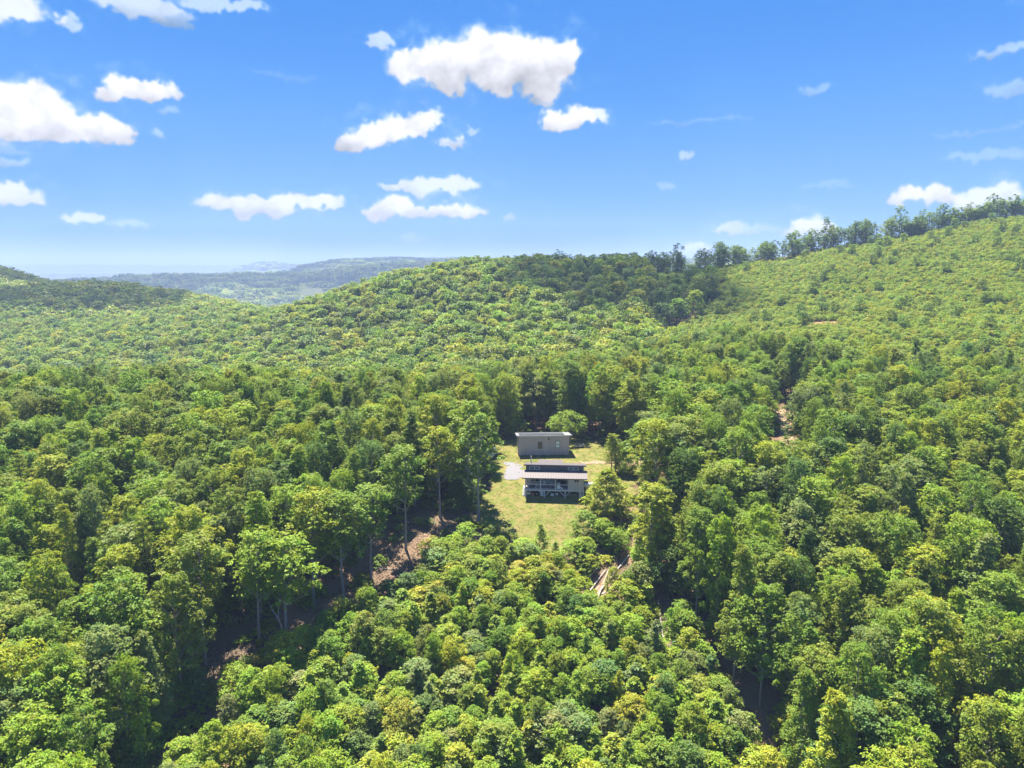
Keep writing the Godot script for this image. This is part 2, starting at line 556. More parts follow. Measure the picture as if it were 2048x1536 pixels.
func make_pine(s: int, h: float, r: float, low: float, whorls: int, sprays: int) -> Dictionary:
	rng.seed = s
	var crown := Shape.new()
	var wood := Shape.new()
	wood.tube([Vector3(0, -0.4, 0), Vector3(0.08, h * 0.5, 0.05), Vector3(0, h * 0.97, 0)], [h * 0.014, h * 0.009, h * 0.002], 6, Color.WHITE, false)
	for k in whorls:
		var t := (k + 0.5) / whorls
		var y := low + t * (h - low)
		var reach := r * (1.0 - t * 0.86) * (0.75 if t < 0.12 else 1.0)
		var arms := 5 + k % 2
		var turn := rng.randf() * TAU
		for q in arms:
			var a := turn + TAU * q / arms + rng.randf_range(-0.25, 0.25)
			var far := reach * rng.randf_range(0.7, 1.15)
			var tip := Vector3(cos(a) * far, y + far * 0.12 + rng.randf_range(-0.15, 0.15), sin(a) * far)
			var root := Vector3(0, y - far * 0.1, 0)
			wood.tube([root, tip], [h * 0.004, 0.01], 3, Color.WHITE, false)
			for m in sprays:
				var along := rng.randf_range(0.3, 1.05)
				var p := root.lerp(tip, along) + ball() * Vector3(0.4, 0.16, 0.4) * (0.5 + far * 0.3)
				var nn := (Vector3.UP * 0.8 + ball() * 0.7).normalized()
				var out := (Vector3(cos(a), 0.25, sin(a)) + ball() * 0.8).normalized()
				var tt := (out - nn * out.dot(nn)).normalized()
				crown.leaf(p, nn, tt, rng.randf_range(0.35, 0.6), rng.randf_range(0.07, 0.13), leaf_color(Color(0.95, 0.95, 0.9)))
	return {"crown": crown, "wood": wood, "h": h, "r": r}


func bare_branch(s: Shape, a: Vector3, dir: Vector3, l: float, r: float, depth: int) -> void:
	var mid := a + dir * l * 0.5 + ball() * l * 0.06
	var b := mid + (dir + ball() * 0.25).normalized() * l * 0.5
	s.tube([a, mid, b], [r, r * 0.75, r * 0.45], 5 if depth > 1 else 4, Color.WHITE, true)
	if depth <= 0:
		return
	for k in 3:
		var d := (dir + ball() * 0.85 + Vector3.UP * 0.25).normalized()
		bare_branch(s, (mid if k == 0 else b), d, l * rng.randf_range(0.5, 0.72), r * 0.45, depth - 1)


# ---------------------------------------------------------------- labels

var pending := {}


func to_describe(o: Node3D, one: String, many: String, category: String, group: String, up: float) -> void:
	var p := seen_at(o.position + Vector3(0, up, 0))
	var column := ""
	for k in [[190, "at the left edge"], [420, "far left"], [640, "well left of cabin"], [860, "left of cabin"], [1010, "just left of cabin"], [1180, "in line with cabin"], [1330, "just right of cabin"], [1520, "right of cabin"], [1740, "well right of cabin"], [1920, "far right"], [9999, "at the right edge"]]:
		if p.x < k[0]:
			column = k[1]
			break
	var row := ""
	for k in [[560, "on the skyline"], [610, "high uphill"], [660, "midway uphill"], [720, "low uphill"], [790, "beyond the shed"], [860, "above shed height"], [930, "level with the shed"], [1000, "level with the porch"], [1080, "level with the lawn"], [1170, "below the lawn"], [1270, "lower down"], [1380, "near the bottom"], [9999, "at the bottom"]]:
		if p.y < k[0]:
			row = k[1]
			break
	var key := one + "|" + column + "|" + row
	if not pending.has(key):
		pending[key] = []
	pending[key].append([p.x, o, one, many, column, row, category, group])


const ORDER := ["first", "second", "third", "fourth", "fifth", "sixth", "seventh", "eighth", "ninth", "tenth", "eleventh", "twelfth"]


func ordinal(k: int) -> String:
	if k < ORDER.size():
		return ORDER[k]
	var n := k + 1
	return "%d%s" % [n, "th" if n % 100 in [11, 12, 13] else {1: "st", 2: "nd", 3: "rd"}.get(n % 10, "th")]


func describe_all() -> void:
	for key in pending:
		var list: Array = pending[key]
		list.sort_custom(func(a, b): return a[0] < b[0])
		for k in list.size():
			var e: Array = list[k]
			var label := ""
			if list.size() == 1:
				label = "%s %s, %s" % [e[2], e[4], e[5]]
			elif list.size() == 2:
				label = "%s of two %s %s, %s" % [["left", "right"][k], e[3], e[4], e[5]]
			else:
				label = "%s from left of %s %s, %s" % [ordinal(k), e[3], e[4], e[5]]
			tag(e[1], label, e[6], e[7])


# ---------------------------------------------------------------- a sheet that follows the land

func sheet(called: String, lo: Vector2, hi: Vector2, cell: float, lift: float, mat: Material, keep: Callable) -> MeshInstance3D:
	var s := Shape.new()
	var nx := int((hi.x - lo.x) / cell)
	var nd := int((hi.y - lo.y) / cell)
	var at := {}
	for r in nd:
		for q in nx:
			var x := lo.x + (q + 0.5) * cell
			var d := lo.y + (r + 0.5) * cell
			if not keep.call(x, d):
				continue
			var k := []
			for e in [[0, 1], [1, 1], [1, 0], [0, 0]]:
				var id: int = (r + e[1]) * 4096 + q + e[0]
				if not at.has(id):
					at[id] = s.v.size()
					var cx: float = lo.x + (q + e[0]) * cell
					var cd: float = lo.y + (r + e[1]) * cell
					s.v.append(on_land(cx, cd, lift))
					s.n.append(Vector3(height(cx - 1, cd) - height(cx + 1, cd), 2.0, height(cx, cd + 1) - height(cx, cd - 1)).normalized())
					s.c.append(Color.WHITE)
				k.append(at[id])
			s.i.append_array(PackedInt32Array([k[0], k[1], k[2], k[0], k[2], k[3]]))
	var o := single(called, s, mat)
	tag(o, "", "", "", "structure")
	return o


func _ready() -> void:
	# camera
	var cam := Camera3D.new()
	cam.name = "camera"
	cam.fov = rad_to_deg(2.0 * atan(768.0 / FOCAL))
	cam.near = 0.5
	cam.far = 60000.0
	cam.position = Vector3(0, EYE, 0)
	cam.rotation_degrees.x = -PITCH
	add_child(cam)
	cam.current = true
	# sky, air and exposure
	var env := Environment.new()
	env.background_mode = Environment.BG_SKY
	var dome := PanoramaSkyMaterial.new()
	dome.panorama = ImageTexture.create_from_image(sky_picture())
	env.sky = Sky.new()
	env.sky.sky_material = dome
	env.background_energy_multiplier = 0.40
	env.tonemap_mode = Environment.TONE_MAPPER_LINEAR
	env.tonemap_exposure = 4.3
	env.fog_enabled = true
	env.fog_density = 0.00022
	env.fog_light_color = Color(0.74, 0.84, 1.0)
	env.sdfgi_enabled = true
	env.ssao_enabled = true
	env.ssil_enabled = true
	var world := WorldEnvironment.new()
	world.name = "world"
	world.environment = env
	add_child(world)
	# sun: high, behind the hill and a little to the left
	var sun := DirectionalLight3D.new()
	sun.name = "sun"
	sun.light_energy = 1.3
	sun.light_angular_distance = 0.53
	sun.light_color = Color(1.0, 0.97, 0.92)
	sun.shadow_enabled = true
	add_child(sun)
	sun.look_at_from_position(Vector3(-0.15, 0.905, -0.40) * 100.0, Vector3.ZERO)

	hills_noise.seed = 11
	hills_noise.frequency = 0.01
	hills_noise.fractal_octaves = 4
	patch_noise.seed = 21
	patch_noise.frequency = 0.02
	patch_noise.fractal_octaves = 3
	make_materials()
	solve_land()
	build_ground()
	build_cabin()
	build_shed()
	build_yard()
	build_woods()
	build_clouds()
	describe_all()


func build_clouds() -> void:
	# cumulus above the frame; their shade lies on the hills
	var white := paint("cloud", Color(0.9, 0.9, 0.92, 0.36), 1.0, 0.0)
	white.transparency = BaseMaterial3D.TRANSPARENCY_ALPHA
	var n := FastNoiseLite.new()
	n.seed = 31
	n.frequency = 1.1
	n.fractal_octaves = 4
	for e in [[66.0, 412.0, 26.0, 62.0, 60.0], [-365.0, 625.0, -5.0, 84.0, 60.0], [-600.0, 800.0, 20.0, 120.0, 60.0], [-620.0, 2380.0, -20.0, 950.0, 330.0], [-330.0, 3350.0, 30.0, 700.0, 260.0]]:
		var up := 1500.0 if e[1] < 1500.0 else 2300.0
		var mid := Vector3(e[0] - 0.15 / 0.905 * up, e[2] + up, -e[1] - 0.40 / 0.905 * up)
		var s := Shape.new()
		var rings := 26
		var sides := 44
		for r in rings + 1:
			var la := PI * (float(r) / rings - 0.5)
			for q in sides:
				var lo := TAU * q / sides
				var o := Vector3(cos(la) * cos(lo), sin(la), cos(la) * sin(lo))
				var f := 1.0 + 0.75 * n.get_noise_3d(o.x + e[0], o.y + e[1], o.z)
				var p := o * f
				p.y *= 0.45 if p.y > 0.0 else 0.18
				s.v.append(p * Vector3(e[3], minf(e[3], e[4]), e[4]))
				s.n.append(o)
				s.c.append(Color.WHITE)
		for r in rings:
			for q in sides:
				var a := r * sides + q
				var b := r * sides + (q + 1) % sides
				s.i.append_array(PackedInt32Array([a, b, a + sides, b, b + sides, a + sides]))
		var c := single("cloud", s, white)
		c.position = mid
		tag(c, "", "", "", "structure")


func make_materials() -> void:
	var soil := paint("soil", Color(1, 1, 1), 0.95, 0.1)
	soil.albedo_texture = grain(512, 0.03, [[0.0, Color(0.42, 0.38, 0.34)], [0.5, Color(0.75, 0.70, 0.64)], [1.0, Color(1, 0.97, 0.9)]], 3, 6, 0.7)
	soil.uv1_triplanar = true
	soil.uv1_world_triplanar = true
	soil.uv1_scale = Vector3(0.21, 0.21, 0.21)
	var lawn := paint("lawn", Color(1, 1, 1), 0.9, 0.15)
	lawn.albedo_texture = grain(1024, 0.009, [[0.0, Color(0.0748, 0.11, 0.022)], [0.3, Color(0.11, 0.136, 0.0299)], [0.5, Color(0.154, 0.154, 0.0414)], [0.68, Color(0.189, 0.154, 0.0598)], [1.0, Color(0.22, 0.15, 0.0748)]], 6, 8, 0.78)
	lawn.uv1_triplanar = true
	lawn.uv1_world_triplanar = true
	lawn.uv1_scale = Vector3(0.035, 0.035, 0.035)
	var gravel := paint("gravel", Color(1, 1, 1), 0.95, 0.2)
	gravel.albedo_texture = grain(512, 0.12, [[0.0, Color(0.119, 0.119, 0.125)], [0.5, Color(0.19, 0.184, 0.19)], [1.0, Color(0.256, 0.25, 0.25)]], 8)
	gravel.uv1_triplanar = true
	gravel.uv1_world_triplanar = true
	gravel.uv1_scale = Vector3(0.3, 0.3, 0.3)
	var dirt := paint("dirt", Color(1, 1, 1), 0.95, 0.1)
	dirt.albedo_texture = grain(512, 0.04, [[0.0, Color(0.202, 0.13, 0.0792)], [0.5, Color(0.288, 0.202, 0.13)], [1.0, Color(0.36, 0.274, 0.187)]], 9)
	dirt.uv1_triplanar = true
	dirt.uv1_world_triplanar = true
	dirt.uv1_scale = Vector3(0.2, 0.2, 0.2)
	var bark := paint("bark", Color(0.40, 0.37, 0.33), 0.9, 0.15)
	bark.albedo_texture = grain(256, 0.05, [[0.0, Color(0.45, 0.42, 0.40)], [1.0, Color(1, 1, 0.97)]], 12)
	bark.uv1_triplanar = true
	bark.uv1_scale = Vector3(1.2, 0.4, 1.2)
	var dark := paint("dark_bark", Color(0.16, 0.125, 0.10), 0.9, 0.15)
	dark.albedo_texture = bark.albedo_texture
	dark.uv1_triplanar = true
	dark.uv1_scale = Vector3(1.2, 0.4, 1.2)
	paint("dead_wood", Color(0.46, 0.42, 0.38), 0.9, 0.15)
	# foliage
	leafy("yellow-green", Color(0.55, 0.56, 0.05))
	leafy("bright green", Color(0.44, 0.545, 0.05))
	leafy("mid-green", Color(0.34, 0.445, 0.055))
	leafy("olive-green", Color(0.39, 0.435, 0.06))
	leafy("dark green", Color(0.2, 0.295, 0.055))
	leafy("grey-green", Color(0.38, 0.435, 0.13))
	leafy("blue-green", Color(0.25, 0.36, 0.09))
	leafy("pale yellow", Color(0.62, 0.58, 0.12))
	leafy("leaf", Color(1, 1, 1))
	# buildings
	paint("siding", Color(0.46, 0.41, 0.385), 0.75, 0.25)
	paint("dark_siding", Color(0.165, 0.138, 0.13), 0.75, 0.25)
	paint("timber", Color(0.50, 0.50, 0.51), 0.85, 0.2)
	paint("deck_board", Color(0.25, 0.23, 0.22), 0.85, 0.2)
	paint("roof_metal", Color(0.135, 0.116, 0.114), 0.5, 0.4, 0.1)
	paint("white_trim", Color(0.68, 0.68, 0.663), 0.5, 0.4)
	paint("frame_dark", Color(0.10, 0.10, 0.11), 0.5, 0.4)
	paint("glass", Color(0.02, 0.025, 0.03), 0.06, 0.6)
	paint("curtain", Color(0.62, 0.70, 0.62), 0.8, 0.2)
	paint("steel", Color(0.50, 0.50, 0.51), 0.35, 0.5, 0.7)
	paint("solar", Color(0.06, 0.065, 0.08), 0.35, 0.5)
	paint("black", Color(0.025, 0.025, 0.027), 0.6, 0.3)
	paint("terracotta", Color(0.42, 0.16, 0.09), 0.8, 0.2)
	paint("plastic_white", Color(0.70, 0.70, 0.68), 0.5, 0.4)
	paint("plastic_grey", Color(0.40, 0.41, 0.42), 0.5, 0.4)
	paint("concrete", Color(0.42, 0.41, 0.39), 0.95, 0.1)
	paint("raw_wood", Color(0.46, 0.36, 0.25), 0.85, 0.2)
	paint("car_white", Color(0.82, 0.82, 0.82), 0.25, 0.5)
	paint("rubber", Color(0.03, 0.03, 0.03), 0.9, 0.2)


func build_ground() -> void:
	# lines of one uneven grid: fine in the clearing, wide towards the horizon
	var xs := PackedFloat32Array()
	var x := 0.0
	while x < 26000.0:
		xs.append(x)
		x += 1.6 if x < 44.0 else (4.0 if x < 130.0 else (9.0 if x < 480.0 else (26.0 if x < 960.0 else maxf(70.0, x * 0.045))))
	var all_x := PackedFloat32Array()
	for k in range(xs.size() - 1, 0, -1):
		all_x.append(-xs[k])
	all_x.append_array(xs)
	var ds := PackedFloat32Array()
	var d := -30.0
	while d < 30000.0:
		ds.append(d)
		d += 3.0 if d < 84.0 else (1.6 if d < 170.0 else (4.0 if d < 260.0 else (8.0 if d < 900.0 else maxf(30.0, d * 0.02))))
	var s := Shape.new()
	var wide := all_x.size()
	for r in ds.size():
		for q in wide:
			var px := all_x[q]
			var pd := ds[r]
			var h := height(px, pd)
			s.v.append(Vector3(px, h, -pd))
			var e := 2.0 if pd < 900.0 else 40.0
			s.n.append(Vector3(height(px - e, pd) - height(px + e, pd), 2.0 * e, height(px, pd + e) - height(px, pd - e)).normalized())
			var p := patch_noise.get_noise_2d(px * 4.0, pd * 4.0)
			var col := Color(0.24, 0.16, 0.108).lerp(Color(0.16, 0.12, 0.08), clampf(0.5 + p, 0.0, 1.0))
			if pd > 60.0 and pd < 122.0 and absf(px) < 45.0:
				col = Color(0.34, 0.235, 0.165).lerp(Color(0.17, 0.14, 0.095), clampf(0.45 + 1.5 * p, 0.0, 1.0))
			if inside(px, pd, HILLSIDE):
				col = Color(0.12, 0.17, 0.03).lerp(Color(0.24, 0.20, 0.07), clampf(0.3 + p, 0.0, 1.0))
				if ((px - 126.0) / 9.0) ** 2 + ((pd - 289.0) / 9.0) ** 2 < 1.0 + p:
					col = Color(0.36, 0.22, 0.125)
			if pd > 940.0 or absf(px) > 900.0:
				var f := patch_noise.get_noise_2d(px * 0.11, pd * 0.07)
				col = Color(0.20, 0.26, 0.05).lerp(Color(0.30, 0.31, 0.14), smoothstep(0.5, 0.56, f))
			s.c.append(col)
	for r in ds.size() - 1:
		for q in wide - 1:
			var a := r * wide + q
			s.i.append_array(PackedInt32Array([a + wide, a + wide + 1, a + 1, a + wide, a + 1, a]))
	tag(single("ground", s, mats["soil"]), "", "", "", "structure")
	var ragged := func(px: float, pd: float, poly: Array) -> bool:
		return inside(px + 1.6 * patch_noise.get_noise_2d(px * 9.0, pd * 9.0) + 0.7 * patch_noise.get_noise_2d(px * 40.0, pd * 40.0), pd + 1.6 * patch_noise.get_noise_2d(px * 9.0 + 80.0, pd * 9.0) + 0.7 * patch_noise.get_noise_2d(px * 40.0, pd * 40.0 + 50.0), poly)
	sheet("lawn", Vector2(-14, 108), Vector2(38, 170), 0.4, 0.05, mats["lawn"], func(px, pd): return ragged.call(px, pd, LAWN))
	sheet("gravel_path", Vector2(-8, 130), Vector2(6, 148), 0.3, 0.09, mats["gravel"], func(px, pd): return ragged.call(px, pd, [[-1.8, 134.2], [2.2, 134.2], [2.2, 141.4], [1.2, 141.2], [0.2, 144.0], [-1.0, 144.2], [-1.9, 139]]))
	sheet("dirt_path", Vector2(10, 138), Vector2(40, 150), 0.3, 0.09, mats["dirt"], func(px, pd): return ragged.call(px, pd, [[14.2, 143.0], [21, 143.0], [33, 141.5], [34, 143.5], [21.5, 146.2], [15.5, 145.4]]))
	sheet("dirt_track", Vector2(55, 150), Vector2(80, 200), 0.6, 0.08, mats["dirt"], func(px, pd): return near_line(px, pd, TRACK) < 1.5 + 0.6 * patch_noise.get_noise_2d(px * 20.0, pd * 20.0))


# ---------------------------------------------------------------- the cabin

func window(parent: Node3D, mid: Vector3, w: float, h: float, frame: Material, pane: Material, halves := 1, bar := 0.07, upright := false) -> void:
	# set in a wall that faces +z
	var f := Shape.new()
	var z0 := mid.z
	f.block(Vector3(mid.x - w / 2, mid.y - h / 2, z0), Vector3(mid.x + w / 2, mid.y - h / 2 + bar, z0 + 0.06))
	f.block(Vector3(mid.x - w / 2, mid.y + h / 2 - bar, z0), Vector3(mid.x + w / 2, mid.y + h / 2, z0 + 0.06))
	f.block(Vector3(mid.x - w / 2, mid.y - h / 2 + bar, z0), Vector3(mid.x - w / 2 + bar, mid.y + h / 2 - bar, z0 + 0.06))
	f.block(Vector3(mid.x + w / 2 - bar, mid.y - h / 2 + bar, z0), Vector3(mid.x + w / 2, mid.y + h / 2 - bar, z0 + 0.06))
	if halves == 2:
		if upright:
			f.block(Vector3(mid.x - w / 2 + bar, mid.y - bar / 2, z0), Vector3(mid.x + w / 2 - bar, mid.y + bar / 2, z0 + 0.05))
		else:
			f.block(Vector3(mid.x - bar / 2, mid.y - h / 2 + bar, z0), Vector3(mid.x + bar / 2, mid.y + h / 2 - bar, z0 + 0.05))
	var win := part("window", f, frame, parent)
	for k in halves:
		var g := Shape.new()
		var lo := Vector3(mid.x - w / 2 + bar, mid.y - h / 2 + bar, z0 + 0.003)
		var hi := Vector3(mid.x + w / 2 - bar, mid.y + h / 2 - bar, z0 + 0.02)
		if halves == 2:
			if upright:
				if k == 0:
					hi.y = mid.y - bar / 2
				else:
					lo.y = mid.y + bar / 2
			else:
				if k == 0:
					hi.x = mid.x - bar / 2
				else:
					lo.x = mid.x + bar / 2
		g.block(lo, hi)
		part("pane", g, pane, win)


func boards(x0: float, x1: float, y0: Callable, y1: Callable, z: float, step: float, deep := 0.12) -> Shape:
	# a wall of upright boards with recessed joints, facing +z
	var s := Shape.new()
	s.block(Vector3(x0, y0.call(x0), z - deep), Vector3(x1, y1.call(x0), z - 0.02))
	var x := x0
	var r := RandomNumberGenerator.new()
	r.seed = int(absf(x0 * 100.0)) + 7
	while x < x1 - 0.01:
		var e := minf(x + step, x1)
		var t := r.randf_range(0.86, 1.0)
		s.block(Vector3(x + 0.012, y0.call(x) + 0.004, z - 0.019), Vector3(e - 0.012, y1.call(x) - 0.004, z + r.randf_range(-0.004, 0.004)), Color(t, t, t))
		x = e
	return s


func metal_roof(x0: float, x1: float, za: float, ya: float, zb: float, yb: float, step: float) -> Shape:
	# from the front edge (za, ya) back to (zb, yb), with raised ribs
	var s := Shape.new()
	var run := Vector3(0, yb - ya, zb - za)
	var up := Vector3(0, -(zb - za), yb - ya).normalized()
	if up.y < 0:
		up = -up
	var a := Vector3(x0, ya, za)
	var b := Vector3(x1, ya, za)
	var th := up * 0.06
	s.quad(a + run + th, b + run + th, b + th, a + th)
	s.quad(a, b, b + run, a + run)
	s.quad(a + th, b + th, b, a)
	s.quad(b + run + th, a + run + th, a + run, b + run)
	s.quad(a + run + th, a + th, a, a + run)
	s.quad(b + th, b + run + th, b + run, b)
	var x := x0 + 0.04
	while x < x1 - 0.03:
		var p := Vector3(x, ya, za) + up * 0.061
		var h := up * 0.04
		var w := Vector3(0.035, 0, 0)
		s.quad(p - w * 0.5 + h + run, p + w * 0.5 + h + run, p + w * 0.5 + h, p - w * 0.5 + h)
		s.quad(p - w * 1.4 + run, p - w * 0.5 + h + run, p - w * 0.5 + h, p - w * 1.4)
		s.quad(p + w * 0.5 + h + run, p + w * 1.4 + run, p + w * 1.4, p + w * 0.5 + h)
		x += step
	return s


func cabin_at(x: float, y: float, z: float) -> Vector3:
	return Transform3D(Basis(Vector3.UP, deg_to_rad(-4.0)), Vector3(7.75, 0, -124.7)) * Vector3(x, y, z)


func build_cabin() -> void:
	var c := thing("cabin", Vector3(7.75, 0, -124.7), deg_to_rad(-4.0))
	tag(c, "grey two-level cabin on stilts with a covered porch and tan metal roofs", "cabin")
	var flat := func(v: float) -> Callable: return func(_x): return v
	# walls
	part("clerestory_wall", boards(-5.35, 5.35, flat.call(3.6), flat.call(4.98), -2.6, 0.22), mats["dark_siding"], c)
	part("porch_wall", boards(-5.35, 2.4, flat.call(1.1), flat.call(3.598), -2.62, 0.22), mats["siding"], c)
	part("room_wall", boards(2.42, 5.35, flat.call(1.02), flat.call(3.25), -0.12, 0.22), mats["siding"], c)
	for s in [-1, 1]:
		var w := Shape.new()
		var xa: float = 5.35 * s
		var xb: float = xa - 0.1 * s
		var lo := minf(xa, xb)
		var hi := maxf(xa, xb)
		# side wall under the sloping roof
		for e in [[-2.75, -9.2, 4.93, 3.42]]:
			var p := [Vector3(lo, 0.7, e[0]), Vector3(lo, e[2], e[0]), Vector3(lo, e[3], e[1]), Vector3(lo, 0.7, e[1])]
			var k := Vector3(hi - lo, 0, 0)
			w.quad(p[2], p[1], p[0], p[3])
			w.quad(p[1] + k, p[2] + k, p[3] + k, p[0] + k)
			w.quad(p[1], p[2], p[2] + k, p[1] + k)
		if s == 1:
			w.block(Vector3(lo, 1.02, -2.74), Vector3(hi, 3.2, -0.25))
		part("side_wall", w, mats["siding"], c)
	var inner := Shape.new()
	inner.block(Vector3(2.42, 1.16, -2.58), Vector3(2.52, 3.3, -0.245))
	part("side_wall", inner, mats["siding"], c)
	var back := Shape.new()
	back.block(Vector3(-5.24, 0.7, -9.2), Vector3(5.24, 3.4, -9.08))
	part("rear_wall", back, mats["siding"], c)
	# roofs
	part("porch_roof", metal_roof(-5.95, 5.95, 0.45, 3.32, -2.57, 3.98, 0.3), mats["roof_metal"], c)
	part("upper_roof", metal_roof(-5.75, 5.75, -2.15, 5.08, -9.5, 3.40, 0.3), mats["roof_metal"], c)
	part("rear_roof", metal_roof(-3.3, 1.5, -9.3, 3.36, -13.6, 2.85, 0.3), mats["roof_metal"], c)
	var fascia := Shape.new()
	fascia.block(Vector3(-5.75, 4.9, -2.19), Vector3(5.75, 5.075, -2.152))
	part("fascia", fascia, mats["dark_siding"], c)
	var gutter := Shape.new()
	gutter.block(Vector3(-5.95, 3.2, 0.38), Vector3(5.95, 3.315, 0.43))
	part("fascia", gutter, mats["dark_siding"], c)
	for x in [-3.1, 1.3]:
		var p := Shape.new()
		p.block(Vector3(x - 0.07, 0.5, -13.4), Vector3(x + 0.07, 2.85, -13.26))
		part("rear_post", p, mats["timber"], c)
	# windows
	window(c, Vector3(-3.75, 4.37, -2.597), 1.95, 0.52, mats["white_trim"], mats["glass"], 2, 0.09)
	window(c, Vector3(3.42, 4.37, -2.597), 1.95, 0.52, mats["white_trim"], mats["glass"], 2, 0.09)
	window(c, Vector3(4.0, 2.78, -0.117), 0.9, 0.52, mats["siding"], mats["glass"], 2, 0.06)
	window(c, Vector3(-3.6, 2.35, -2.617), 1.9, 1.25, mats["white_trim"], mats["glass"], 2, 0.07)
	window(c, Vector3(-1.35, 2.1, -2.617), 0.95, 1.85, mats["plastic_grey"], mats["plastic_grey"], 1, 0.07)
	window(c, Vector3(1.1, 2.18, -2.617), 2.1, 2.02, mats["frame_dark"], mats["glass"], 2, 0.07)
	# deck and porch
	for k in 17:
		var b := Shape.new()
		var z := -0.02 - k * 0.151
		b.block(Vector3(-5.5, 1.06, z - 0.14), Vector3(2.4, 1.10, z))
		part("deck_board", b, mats["deck_board"], c)
	var rim := Shape.new()
	rim.block(Vector3(-5.52, 0.84, -0.02), Vector3(5.4, 1.07, 0.03))
	part("rim_beam", rim, mats["timber"], c)
	var under := Shape.new()
	under.block(Vector3(-5.5, 0.86, -2.7), Vector3(5.36, 1.04, -0.26))
	part("floor_joists", under, mats["deck_board"], c)
	for x in [-5.3, -2.55, 0.18]:
		var p := Shape.new()
		p.block(Vector3(x - 0.085, 1.105, -0.2), Vector3(x + 0.085, 3.3, -0.03))
		part("porch_post", p, mats["timber"], c)
	for e in [[-5.2, -2.65], [-2.45, 0.08], [0.28, 2.4]]:
		var r := Shape.new()
		r.block(Vector3(e[0], 1.98, -0.16), Vector3(e[1], 2.07, -0.05))
		r.block(Vector3(e[0], 1.2, -0.13), Vector3(e[1], 1.26, -0.08))
		part("railing", r, mats["timber"], c)
	var header := Shape.new()
	header.block(Vector3(-5.4, 3.06, -0.19), Vector3(2.41, 3.27, -0.05))
	part("porch_beam", header, mats["timber"], c)
	# stilts with knee braces
	var stilt := [-5.3, -1.85, 1.95, 5.25]
	for k in 4:
		var x: float = stilt[k]
		var foot := height(cabin_at(x, 0, 0).x, -cabin_at(x, 0, 0).z) - 0.1
		var p := Shape.new()
		p.block(Vector3(x - 0.09, foot, -0.2), Vector3(x + 0.09, 0.84, -0.02))
		part("stilt", p, mats["timber"], c)
		for s in [-1, 1]:
			if (k == 0 and s < 0) or (k == 3 and s > 0):
				continue
			var b := Shape.new()
			b.bar(Vector3(x + 0.09 * s, -0.15, -0.1), Vector3(x + 1.05 * s, 0.85, -0.1), 0.1, 0.1)
			part("knee_brace", b, mats["timber"], c)
		var q := Shape.new()
		var foot2 := height(cabin_at(x, 0, -2.6).x, -cabin_at(x, 0, -2.6).z) - 0.1
		q.block(Vector3(x - 0.09, foot2, -2.9), Vector3(x + 0.09, 0.86, -2.72))
		part("stilt", q, mats["timber"], c)
	var skirt := Shape.new()
	skirt.block(Vector3(-5.3, -0.9, -3.3), Vector3(5.3, 0.86, -3.1))
	part("foundation_wall", skirt, mats["concrete"], c)
	# stove pipe
	var pipe := Shape.new()
	pipe.tube([Vector3(-4.62, 3.4, -7.6), Vector3(-4.62, 5.1, -7.6)], [0.13, 0.13], 10)
	var stove := part("stove_pipe", pipe, mats["steel"], c)
	var cap := Shape.new()
	cap.tube([Vector3(-4.62, 5.12, -7.6), Vector3(-4.62, 5.34, -7.6), Vector3(-4.62, 5.42, -7.6)], [0.2, 0.22, 0.06], 10)
	part("cap", cap, mats["steel"], stove)
	# steps at the left end, seen as a pale stringer
	var steps := Shape.new()
	for k in 7:
		steps.block(Vector3(-5.85, -0.35 + k * 0.2, -2.3 + k * 0.0), Vector3(-5.53, -0.15 + k * 0.2, -0.4 - k * 0.24))
	part("steps", steps, mats["white_trim"], c)


func shed_at(x: float, y: float, z: float) -> Vector3:
	return Transform3D(Basis(Vector3.UP, deg_to_rad(3.2)), Vector3(6.9, 0.6, -149.3)) * Vector3(x, y, z)


